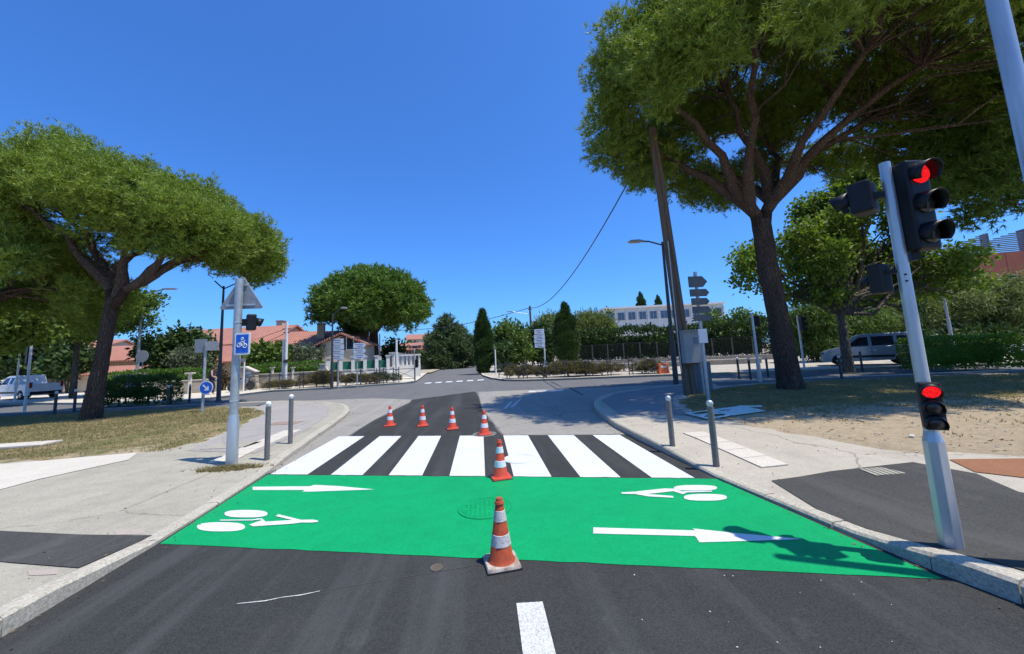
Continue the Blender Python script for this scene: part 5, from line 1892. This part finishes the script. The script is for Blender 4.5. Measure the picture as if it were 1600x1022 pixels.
# cream wall with white piers and green screens
g0, g1 = (X(513, 29.2), 29.2), (X(606, 30.6), 30.6)
gw, gl = wall_run('screened_wall', 'cream garden wall with white piers and green mesh screens', g0, g1, 1.0, .3, render_w)
ztop = zat(X(560, 30), 30, 566)
npan = 5
for i in range(npan + 1):
    x = -gl / 2 + i * gl / npan
    pr_ = MB().box((x, -.02, (ztop + .2 + .1) / 2), (.24, .4, ztop + .2)).build('pier', render_w, gw)
    MB().box((x, -.02, ztop + .3), (.36, .5, .1)).build('pier_cap', pale_conc, pr_)
    if i < npan:
        MB().box((x + gl / npan / 2, 0, (1.03 + ztop) / 2), (gl / npan - .26, .05, ztop - 1.05)).build('green_screen', screen_g, gw)
g2 = (X(641, 46), 46)
gw, gl = wall_run('side_wall', 'shaded garden wall with pale piers along the far street under the round pine', g1, g2, 1.0, .3, render_w)
for i in range(1, 7):
    x = -gl / 2 + i * gl / 7
    pr_ = MB().box((x, 0, 1.1), (.24, .4, 2.1)).build('pier', render_w, gw)
    MB().box((x, 0, 2.2), (.36, .5, .1)).build('pier_cap', pale_conc, pr_)
    MB().box((x - gl / 14, 0, 1.5), (gl / 7 - .26, .05, .9)).build('dark_screen', fence_m, gw)

# dark railing fence with overgrown hedge on the right
f0, f1 = (at(860, 575, 46).x, 46.0), (at(1215, 575, 34.5).x, 34.5)
fw, fl = wall_run('railing_fence', 'long dark railing fence in front of the tall right hedge', f0, f1, .45, .3, stone_m, cat='fence')
npst = 13
for i in range(npst + 1):
    MB().box((-fl / 2 + i * fl / npst, 0, 1.25), (.12, .12, 2.1)).build('post', pm('fence_post', (.13, .12, .10), (.1, .09, .08), rough=.8), fw)
brs = MB()
nb_ = int(fl / .13)
for i in range(nb_):
    brs.box((-fl / 2 + i * fl / nb_, .02, 1.35), (.028, .028, 1.75))
o = brs.build('bars', fence_m, fw)
o['kind'] = 'stuff'
MB().box((0, 0, 2.25), (fl, .06, .06)).box((0, 0, .62), (fl, .05, .05)).build('rail', fence_m, fw)
fdir = Vector((f1[0] - f0[0], f1[1] - f0[1], 0)).normalized()
fnor = Vector((-fdir.y, fdir.x, 0))
hp0 = Vector((*f0, 0)) + fdir * 2.5 + fnor * 1.3
hp1 = Vector((*f1, 0)) + fnor * 1.3
hz = zat(hp0.x + 8, 42, 514)
hedge_box('tall_hedge', 'tall dark unclipped hedge behind the right railing fence', hp0, hp1, .1, hz, 1.8, leaf_mat('tall_hedge_leaves', (.028, .065, .014), (.06, .115, .02), .28), dens=90, L=.34, W=.15, bulge=.4)
# low wall in front of the fence
wall_run('low_wall', 'low grey wall at the back of the far right pavement', (X(905, 33), 33), (X(1190, 29), 29), .38, .35, stone_m)

# trimmed hedges beside the cross street
a, b = un(1438, 578, .12), un(1592, 572.5, .12)
hedge_box('trimmed_hedge', 'rounded trimmed green hedge right of the silver van', (a.x, a.y + .3), (b.x, b.y + .3), .12, zat(a.x + 2, a.y, 530), 1.3, leaf_mat('privet_leaves', (.13, .25, .03), (.19, .31, .045), .35), dens=680, L=.10, W=.065, bulge=.11)
a, b = un(150, 634, .12), un(249, 631, .12)
hedge_box('oleander_hedge', 'low oleander hedge just right of the left pine trunk', (a.x, a.y + .5), (b.x, b.y + .5), .12, zat((a.x + b.x) / 2, a.y, 596), 1.2, leaf_mat('oleander_leaves', (.055, .12, .016), (.10, .15, .03), .3), dens=420, L=.17, W=.06, bulge=.22)


# crossed railings
def railing_proto():
    t = thing('cross_railing', 'x', 'railing', (0, 0, 0), group='cross railings along the far kerbs')
    for x in (-.75, .75):
        MB().tube([(x, 0, 0), (x, 0, 1.0)], .03, 8).ball((x, 0, 1.03), .04, 8).build('post', dark_st, t)
    MB().tube([(-.75, 0, .92), (.75, 0, .92)], .022, 6).tube([(-.75, 0, .22), (.75, 0, .22)], .022, 6).build('rail', dark_st, t)
    MB().tube([(-.75, 0, .22), (.75, 0, .92)], .016, 6).tube([(-.75, .01, .92), (.75, .01, .22)], .016, 6).build('cross_bars', dark_st, t)
    return t


rp = railing_proto()
first = True


def place_railing(x, y, rz, lab):
    global first
    o = rp if first else copy_tree(rp)
    first = False
    o.location = (x, y, .12)
    o.rotation_euler.z = rz
    o['label'] = lab


ords = ['first', 'second', 'third', 'fourth', 'fifth', 'sixth', 'seventh', 'eighth', 'ninth', 'tenth']
for i, px in enumerate((402, 455, 487, 545, 582, 606, 632)):
    q = at(px, 612, [27.1, 27.0, 26.95, 27.15, 27.4, 27.7, 28.2][i])
    place_railing(q.x, q.y, .06, '%s dark cross railing from the left along the far left kerb' % ords[i])
for i, px in enumerate((788, 808, 836, 868, 902, 936, 970, 1004, 1034)):
    Yv = [27.4, 25.3, 24.6, 24.2, 23.9, 23.6, 23.3, 23.05, 22.8][i]
    q = at(px, 592, Yv)
    place_railing(q.x, q.y, [-1.1, -.6, -.25, -.2, -.2, -.2, -.2, -.2, -.2][i], '%s dark cross railing from the left along the far right kerb' % ords[i])

# planting on the far pavements
def shrub(label, px, Y, w, h, mat, dens=90, L=.16, W=.03, style='needle', name='dry_shrub'):
    x = X(px, Y)
    z0 = fz(x, Y)
    t = thing(name, label, 'shrub', (x, Y, z0), group='shrubs in the planting beds')
    lb = [((RNG.uniform(-w * .5, w * .5), RNG.uniform(-.3, .3), h * RNG.uniform(.3, .55)), (w * .3, w * .25, h * .45)) for _ in range(6)]
    crown('foliage', lb, mat, t, style, dens, L, W, nb=5, core=.5, spread=.6, up=.8)
    MB().tube([(0, 0, -.02), (.05, 0, h * .5)], .03, 5).tube([(0, 0, -.02), (-.2, .05, h * .5)], .02, 5).build('stem', bark_g, t)
    return t


for lab, px, Y, w, h, mt in (
        ('dry shrub at the left end of the far left bed', 437, 27.7, 1.5, .6, dry_l),
        ('grey dry shrub left of the white direction signs', 495, 27.7, 1.9, .95, dry_l),
        ('dry shrub at the foot of the left white sign stack', 517, 27.6, 1.6, 1.1, dry_l),
        ('low dry shrub between the two white sign stacks', 541, 27.7, 1.5, .8, dry_l),
        ('low green-brown shrub right of the right-pointing signs', 572, 28.0, 1.6, .7, dry_l),
        ('low greenish shrub before the pale corner pole', 604, 28.6, 1.8, .75, olive_l),
        ('straw-coloured shrub near the left end of the far right bed', 810, 25.6, 1.5, .95, dry_l),
        ('straw-coloured shrub at the foot of the grey sign post', 850, 25.2, 1.6, .8, dry_l),
        ('tall straw-coloured shrub right of the grey sign post', 888, 24.9, 2.2, 1.05, dry_l),
        ('broad straw-coloured shrub in the middle of the far right bed', 915, 24.5, 2.4, .95, dry_l),
        ('low straw shrub in the right half of the far right bed', 940, 24.3, 2.0, .75, dry_l),
        ('small straw shrub near the right end of the far right bed', 1003, 23.7, 1.8, .85, dry_l)):
    shrub(lab, px, Y, w, h, mt)

# orange plastic barrier
bx_ = at(1037, 586, 22.9)
ob = thing('orange_barrier', 'small orange and white plastic barrier beside the dark lamp post', 'barrier', (bx_.x, bx_.y, .12))
MB().prism([(-.35, 0), (.35, 0), (.3, .35), (.33, .6), (-.33, .6), (-.3, .35)], -.12, .12).build('body', orange_pl, ob, bevel=.03)
MB().box((0, -.122, .42), (.4, .01, .12)).build('white_panel', wht_pl, ob)
for s in (-1, 1):
    MB().box((s * .25, 0, .05), (.12, .45, .1)).build('foot', orange_pl, ob)


# ------------------------------------------------------------------ pedestrian and parked motorcycle
def skin_body(verts, edges, radii, name, mat, par):
    me = bpy.data.meshes.new(name)
    me.from_pydata(verts, edges, [])
    o = bpy.data.objects.new(name, me)
    COL.objects.link(o)
    o.parent = par
    me.materials.append(mat)
    sk = o.modifiers.new('skin', 'SKIN')
    for i, r in enumerate(radii):
        me.skin_vertices[0].data[i].radius = (r, r)
    me.skin_vertices[0].data[0].use_root = True
    sb2 = o.modifiers.new('smooth', 'SUBSURF')
    sb2.levels = sb2.render_levels = 2
    sk.use_smooth_shade = True
    return o


q = at(329.5, 620, 25.2)
pz = .12
person = thing('person', 'person in dark navy clothes walking on the far left pavement by the hedge', 'person', (q.x, q.y, pz), math.radians(20))
V_ = [(0, 0, .93), (0, 0, 1.1), (.02, 0, 1.32), (.03, 0, 1.45), (.05, 0, 1.52), (.06, 0, 1.6), (.07, 0, 1.68),
      (.02, -.17, 1.38), (.06, -.22, 1.12), (.26, -.16, 1.02), (.34, -.12, 1.03),
      (.02, .17, 1.38), (.02, .23, 1.12), (.22, .2, .98), (.3, .18, .98),
      (.02, -.09, .88), (.14, -.09, .5), (.10, -.09, .08), (.24, -.09, .03),
      (-.02, .09, .88), (-.04, .09, .5), (-.24, .09, .12), (-.12, .09, .03)]
E_ = [(0, 1), (1, 2), (2, 3), (3, 4), (4, 5), (5, 6), (2, 7), (7, 8), (8, 9), (9, 10), (2, 11), (11, 12), (12, 13), (13, 14), (0, 15), (15, 16), (16, 17), (17, 18), (0, 19), (19, 20), (20, 21), (21, 22)]
R_ = [.13, .12, .14, .06, .055, .085, .075, .06, .045, .035, .03, .06, .045, .035, .03, .09, .06, .04, .04, .09, .06, .04, .04]
skin_body(V_, E_, R_, 'body', skin_m, person)
MB().lathe([(.15, .82), (.17, .95), (.145, 1.08), (.17, 1.3), (.15, 1.42), (.07, 1.46)], 14, (.01, 0, 0)).build('top', navy, person, smooth=True)
tr_ = MB()
for s, kx, fx, kz in ((-1, .14, .10, .5), (1, -.04, -.24, .5)):
    tr_.tube([(0, s * .09, .95), (kx, s * .09, kz), (fx, s * .09, .12)], [.115, .085, .065], 10)
tr_.build('trousers', navy, person, smooth=True)
MB().ball((.055, 0, 1.63), .105, 12, 1.1).build('hair', hair_m, person, smooth=True)
mq = at(377, 612, 27.4)
mo = thing('motorcycle', 'grey motorcycle parked behind the grey sign post at left', 'motorcycle', (mq.x, mq.y, .12), math.radians(70))
Mw = Matrix.Rotation(math.radians(90), 3, 'X')
for x in (-.65, .65):
    w_ = MB().lathe([(.2, -.05), (.3, -.04), (.32, 0), (.3, .04), (.2, .05)], 18, (x, 0, .32), Mw).build('wheel', rubber, mo)
    MB().lathe([(.2, -.02), (.2, .02)], 14, (x, 0, .32), Mw).build('rim', galv, w_)
MB().prism([(-.75, .78), (-.2, .72), (.2, .85), (.45, .8), (.3, .45), (-.25, .35), (-.5, .6)], -.13, .13).build('body', silver, mo, bevel=.04)
MB().prism([(-.8, .8), (-.1, .76), (-.05, .84), (-.4, .88), (-.8, .92)], -.12, .12).build('seat', rubber, mo, bevel=.03)
MB().tube([(.65, 0, .32), (.42, 0, 1.02)], .035, 8).tube([(.38, -.35, 1.08), (.42, 0, 1.04), (.38, .35, 1.08)], .018, 6).build('fork_and_handlebar', dark_st, mo)
MB().prism([(.4, .85), (.62, .9), (.5, 1.25), (.42, 1.2)], -.16, .16).build('fairing', silver, mo, bevel=.03)
MB().ball((.64, 0, .9), .08, 10).build('headlight', glassb, mo)

# ------------------------------------------------------------------ pines
tb_ = un(1237, 607, .12)
bx0, by0 = tb_.x, tb_.y
rz_ = lambda py: zat(bx0, by0, py)
lob = umbrella_lobes(11.3, 11.4, 7.0, 5.2, 9.8, 14.7, -0.2, 104, (.6, 1.15), .9, True, .55, .85)
for px_, py_, dy_ in ((1090, 285, 2.5), (1060, 245, 1.0), (1130, 300, 3.0), (1010, 265, .5), (960, 235, 0), (1180, 190, 3.5), (1120, 180, 2), (1240, 150, 1), (1330, 130, 0), (1420, 120, -1), (1500, 90, -1)):
    rr_ = RNG.uniform(.7, 1.05)
    lob.append((tuple(at(px_, py_, 13.0 + dy_)), (rr_ * 1.15, rr_ * 1.15, rr_ * .75)))
pine('umbrella_pine', 'huge umbrella pine with broad crown over the right lawn', 'umbrella pines',
     [(bx0, by0, -.05), (bx0 - .05, by0, .5), (bx0 - .15, by0, 2.5), (bx0 - .28, by0, rz_(420)), (bx0 - .3, by0, rz_(345))], [.45, .36, .31, .30, .29],
     [(bx0 - .75, by0 - .1, rz_(325)), (bx0 + .2, by0, rz_(315)), (bx0 - .3, by0 + .2, rz_(335))], lob, pine_l, k=9, dens=76, L=.195, W=.025, nb=10, limb_r=.16, br_r=.035)
tl_ = un(141, 655, .12)
lx0, ly0 = tl_.x, tl_.y
lzz = lambda py: zat(lx0, ly0, py)
pc = lambda px, py, Y: tuple(at(px, py, Y))
lob = umbrella_lobes(at(222, 400, 17).x, 17.0, 4.9, 4.0, 8.1, 10.6, -1.25, 58, (.55, 1.05), .8, True, .5, .85)
for px_, py_, dy_ in ((330, 385, 0), (375, 380, 1), (290, 370, -1), (345, 350, -1.5), (255, 345, 1.5), (60, 300, 0), (40, 370, -1), (85, 235, 0), (110, 222, .5), (65, 250, -.5), (140, 380, 2), (95, 420, 1.5), (25, 290, 0)):
    rr_ = RNG.uniform(.6, .95)
    lob.append((tuple(at(px_, py_, 16.6 + dy_)), (rr_ * 1.1, rr_ * 1.1, rr_ * .8)))
pine('umbrella_pine', 'leaning umbrella pine with flat tilted crown on the left lawn', 'umbrella pines',
     [pc(141, 656, ly0), pc(150, 610, ly0), pc(160, 560, ly0), pc(170, 500, ly0), pc(176, 465, ly0)], [.31, .24, .20, .19, .19],
     [pc(192, 440, ly0), pc(225, 438, ly0 - .2), pc(165, 440, ly0 + .2)], lob, pine_l, k=8, dens=78, L=.195, W=.029, nb=8, limb_r=.14, br_r=.04)
# second pine off the left edge, only its right half in view
lob = umbrella_lobes(at(-75, 400, 15).x, 15.4, 4.0, 3.8, 5.6, 8.8, -.4, 40, (.5, 1.0), 1.0, True, .5, .8)
pxx, pyy = at(-130, 600, 15.4).x, 15.4
pine('umbrella_pine', 'low dark pine foliage reaching in at the left picture edge', 'umbrella pines',
     [(pxx, pyy, 0), (pxx + .1, pyy, 2), (pxx + .3, pyy, 4.2)], [.5, .4, .34], [(pxx + .3, pyy, 4.0)], lob, pine_l, k=6, dens=80, L=.2, W=.028, nb=7, limb_r=.15, br_r=.05)
# dark pine behind the signal at the right edge
pxx, pyy = 24.5, 10.0
lob = umbrella_lobes(22.6, 10.4, 6.0, 4.8, 8.2, 12.5, .5, 60, (.7, 1.2), 0.9, True, .5, .8)
pine('umbrella_pine', 'dark pine crown behind the traffic signal at the right edge', 'umbrella pines',
     [(pxx, pyy, 0), (pxx - .1, pyy, 3), (pxx - .3, pyy, 6.5)], [.6, .48, .4], [(pxx - .3, pyy, 6.3)], lob, pine_l2, k=7, dens=50, L=.23, W=.042, nb=7, limb_r=.18, br_r=.05)
# round garden pine in the middle distance
Ym = 40.0
mx = at(581, 575, Ym).x
mzt, mzb = zat(mx, Ym, 424), zat(mx, Ym, 528)
lob = umbrella_lobes(mx, Ym, 5.3, 5.0, mzb + 2.0, mzt, 0, 70, (.7, 1.1), .4, True, .42, .9)
lob += rand_lobes((mx, Ym, (mzt + mzb) / 2 + .2), (5.6, 5.2, 2.9), 50, (.8, 1.2))
pine('round_pine', 'dense round-topped pine standing behind the green screened wall', 'umbrella pines',
     [(mx + .3, Ym, 0), (mx + .25, Ym, 2), (mx + .2, Ym, mzb + .5)], [.55, .45, .4], [(mx + .2, Ym, mzb + .3)], lob, pine_l2, k=7, dens=16, L=.42, W=.115, nb=7, limb_r=.16, br_r=.05)

# ------------------------------------------------------------------ broadleaf trees and shrubs
p = un(1327, 580, .12)
c = at(1320, 410, p.y)
lobp = []
for px_, py_, R_x, R_y, R_z, n_ in ((1335, 365, 3.2, 3.2, 4.2, 34), (1235, 420, 3.2, 3.0, 2.3, 20), (1425, 425, 2.9, 3.0, 2.2, 18), (1345, 300, 1.6, 1.6, 2.2, 9)):
    cc_ = at(px_, py_, p.y + .8)
    lobp += rand_lobes(tuple(cc_), (R_x, R_y, R_z), n_, (.45, .95))
broad_tree('plane_tree', 'leafy plane tree in front of the silver van', (p.x, p.y, .1), zat(p.x, p.y, 490), .2, lobp,
           leaf_mat('sunny_plane_leaves', (.22, .32, .05), (.11, .195, .036), .46), dens=92, L=.2, W=.16, core=.25)
p = un(113, 622, .12)
c = at(125, 480, p.y)
broad_tree('plane_tree', 'plane tree with dense low crown behind the left pine', (p.x, p.y, .1), zat(p.x, p.y, 530), .17,
           rand_lobes((c.x + .3, p.y, zat(c.x, p.y, 482)), (5.2, 3.6, 2.4), 40, (.6, 1.15)), plane_l, dens=70, L=.21, W=.17, core=.3)
p = at(-60, 610, 25)
broad_tree('plane_tree', 'plane tree crown filling the left edge above the white pickup', (p.x, p.y, .1), 3.2, .17,
           rand_lobes((p.x + .6, p.y, 5.6), (4.6, 3.4, 2.4), 20, (1.0, 1.5)), plane_l, dens=50, L=.24, W=.2)


def bush(name, label, px, Y, pyt, pyb, wpx, mat, n=10, dens=45, L=.28, W=.16, dy=1.5, style='leaf', cat='bush', r=None, up=.5, group='garden bushes'):
    x = X(px, Y)
    zt_, zb2 = zat(x, Y, pyt), max(0.0, zat(x, Y, pyb))
    w = wpx * depth(x, Y) / F_PX / 2
    hh = (zt_ - zb2) / 2
    t = thing(name, label, cat, (x, Y, 0.05), group=group)
    rr = r or (min(w, hh) * .38, min(w, hh) * .62)
    lb = rand_lobes((0, 0, zb2 + hh), (w, dy, hh), n, rr)
    crown('foliage', lb, mat, t, style, dens * .58, L * 1.15, W * 1.25, core=.5, nb=6, up=up, zmin=-.9, clump=9, cs=L * .6, rlo=.62, rhi=1.15)
    MB().tube([(0, 0, -.1), (.05, 0, zb2 + hh)], .09, 6).tube([(.1, .1, -.1), (w * .4, 0, zb2 + hh)], .06, 6).tube([(-.1, .1, -.1), (-w * .4, 0, zb2 + hh)], .06, 6).build('stem', bark_g, t)
    return t


bush('laurel_bush', 'big dark laurel bush right of the curved street lamp', 272, 33, 508, 600, 105, dark_l, 16, 50, .34, .2)
bush('olive_tree', 'grey-green olive bush in front of the dark laurel', 283, 30.6, 543, 592, 88, olive_l, 12, 90, .2, .07)
bush('dark_thicket', 'dark thicket behind the white pickup at left', 40, 40, 492, 605, 150, dark_l, 16, 36, .4, .26, dy=2.5)
bush('dark_thicket', 'dark bush between thicket and left pine trunk', 108, 38, 520, 600, 60, dark_l, 9, 36, .4, .26)
bush('bright_bush', 'bright green leafy bush behind the pale concrete pole', 420, 33, 531, 580, 78, bright_l, 14, 50, .32, .22)
bush('olive_tree', 'grey-green olive bush between concrete pole and white signs', 484, 33.5, 534, 580, 62, olive_l, 11, 80, .22, .08)
bush('red_bush', 'reddish leafy bush beside the grey signal post', 349, 29.5, 572, 608, 26, red_l, 7, 90, .2, .1, dy=.6)
bush('garden_bush', 'dark bush under the round pine behind the side wall', 618, 44, 530, 588, 44, dark_l, 9, 40, .36, .2)
bush('garden_bush', 'leafy bush at the left foot of the round pine', 548, 38, 552, 590, 26, red_l, 6, 60, .26, .12)
bush('thicket', 'green thicket right of the left cypress', 800, 39, 500, 580, 70, bright_l, 15, 42, .36, .16, dy=2)
bush('thicket', 'tangled dark green thicket behind the grey sign stack', 845, 42, 492, 580, 70, dark_l, 15, 42, .36, .16, dy=2)
bush('thicket', 'low green bush at the foot of the left cypress', 788, 36.5, 532, 582, 40, dark_l, 9, 50, .3, .16)
bush('bamboo_clump', 'pale yellow-green bamboo clump right of the tall right cypress', 925, 52, 488, 560, 84, bamboo_l, 22, 60, .6, .10, dy=2, up=1.2)
bush('bamboo_clump', 'pale bamboo clump between sign stack and right cypress', 862, 50, 490, 560, 60, bamboo_l, 16, 60, .6, .10, dy=2, up=1.2)
bush('young_tree', 'slender young tree left of the white building', 956, 50, 474, 545, 22, plane_l, 8, 16, .3, .18, dy=.8)
bush('garden_tree', 'green garden tree between white building and right pine', 1150, 44, 478, 545, 110, bright_l, 16, 36, .4, .2, dy=2)
bush('garden_tree', 'dark shrub in front of the white building', 1110, 46, 485, 540, 30, dark_l, 7, 36, .4, .2)
for lab, px, pt, wd, Yb in (('pale bamboo thicket right of the right pine trunk', 1278, 470, 70, 27), ('dense bamboo thicket behind the silver van', 1350, 455, 110, 28), ('bamboo thicket behind the signal pole', 1440, 440, 110, 27.5), ('broad bamboo thicket below the terracotta wall', 1525, 430, 120, 27), ('bamboo thicket at the right picture edge', 1610, 425, 110, 26)):
    bush('bamboo_thicket', lab, px, Yb, pt, 562, wd, bamboo_l if px > 1400 else bright_l, 30, 120, .36, .055, dy=1.8, up=-.2, group='bamboo thickets', r=(.5, 1.0))
bush('dark_undergrowth', 'dark undergrowth behind the silver van', 1330, 27, 520, 572, 190, dark_l, 16, 60, .3, .14, dy=.8)
bush('dark_undergrowth', 'dark undergrowth behind the trimmed right hedge', 1530, 25, 505, 572, 200, dark_l, 16, 60, .3, .14, dy=.8)
for i, (px, Y, pt, w) in enumerate(((640, 70, 533, 34), (745, 75, 538, 30), (60, 70, 540, 160), (230, 75, 545, 120), (330, 80, 548, 100))):
    bush('distant_tree', ['distant trees above the pale corner house', 'distant trees at the end of the far street', 'distant dark trees behind the left thicket', 'distant trees behind the left houses', 'distant trees behind the red roofs'][i], px, Y, pt, 575, w, dark_l, 12, 18, .55, .35, dy=3, group='distant trees')


def cypress(label, px, Y, pyt, pyb, wpx, dens=70, mat=None):
    x = X(px, Y)
    zt_ = zat(x, Y, pyt)
    zb2 = max(.1, zat(x, Y, pyb))
    w = wpx * depth(x, Y) / F_PX / 2
    t = thing('cypress', label, 'tree', (x, Y, .05), group='cypresses')
    h = zt_ - zb2
    lb = []
    n = 16
    for i in range(n):
        u = i / (n - 1)
        ww = w * (float(np.interp(u, [0, .15, .45, .7, 1], [.6, .92, 1.0, .8, .22])) + RNG.normal() * .06)
        for k in range(3):
            a = RNG.uniform(0, 6.28)
            rr = max(.12, ww * .62)
            lb.append(((math.cos(a) * ww * .42, math.sin(a) * ww * .42, zb2 + h * (.06 + .86 * u)), (rr, rr, h * .09)))
    lb.append(((0.05, 0, zt_ - h * .05), (w * .1, w * .1, h * .05)))
    crown('crown', lb, mat or cyp_l, t, 'needle', dens, .34, .09, nb=5, spread=.35, up=1.6, core=.75, zmin=-.9)
    MB().tube([(0, 0, -.1), (0, 0, zb2 + h * .5)], [.16, .08], 8).build('trunk', bark_g, t)
    return t


cypress('dark cypress at the right corner of the far street', 757, 37, 486, 583, 30)
cypress('tall dark cypress between bushes and railing fence', 888, 36, 476, 572, 38)
cypress('small dark cypress on the skyline above the white building', 1010, 90, 457, 500, 18, 30)
cypress('small cypress behind the dark lamp post above the white building', 1038, 88, 462, 500, 14, 30)


def conifer(label, px, Y, pyt, pyb, wpx, seed):
    x = X(px, Y)
    zt_, zb2 = zat(x, Y, pyt), max(.8, zat(x, Y, pyb))
    w = wpx * depth(x, Y) / F_PX / 2
    t = thing('conifer', label, 'tree', (x, Y, .05), group='conifers along the far street')
    h = zt_ - zb2
    lb = []
    for i in range(9):
        u = i / 8
        ww = w * (1 - u ** 2) ** .8 * .85 + .3
        for k in range(max(3, int(9 * (1 - u)) + 2)):
            a = RNG.uniform(0, 6.28)
            q_ = RNG.uniform(.4, .9)
            lb.append(((math.cos(a) * ww * q_, math.sin(a) * ww * q_, zb2 + h * u + RNG.normal() * .2), (ww * .36 + .3, ww * .36 + .3, h * .09)))
    crown('crown', lb, conif_l, t, 'needle', 9, .8, .2, nb=6, spread=.8, up=.1, core=.55, zmin=-.9, clump=6, cs=.3, rlo=.6, rhi=1.15)
    MB().tube([(0, 0, -.1), (0, 0, zt_ - .5)], [.3, .06], 8).build('trunk', bark_g, t)
    return t


conifer('broad dark conifer left of the far street', 700, 62, 499, 572, 72, 1)
conifer('darker conifer behind, right of the broad one', 722, 74, 518, 571, 48, 2)
conifer('low conifer beside the corner house on the far street', 672, 78, 530, 573, 40, 3)
conifer('small conifer at the far end of the street near the left cypress', 738, 84, 530, 571, 34, 4)
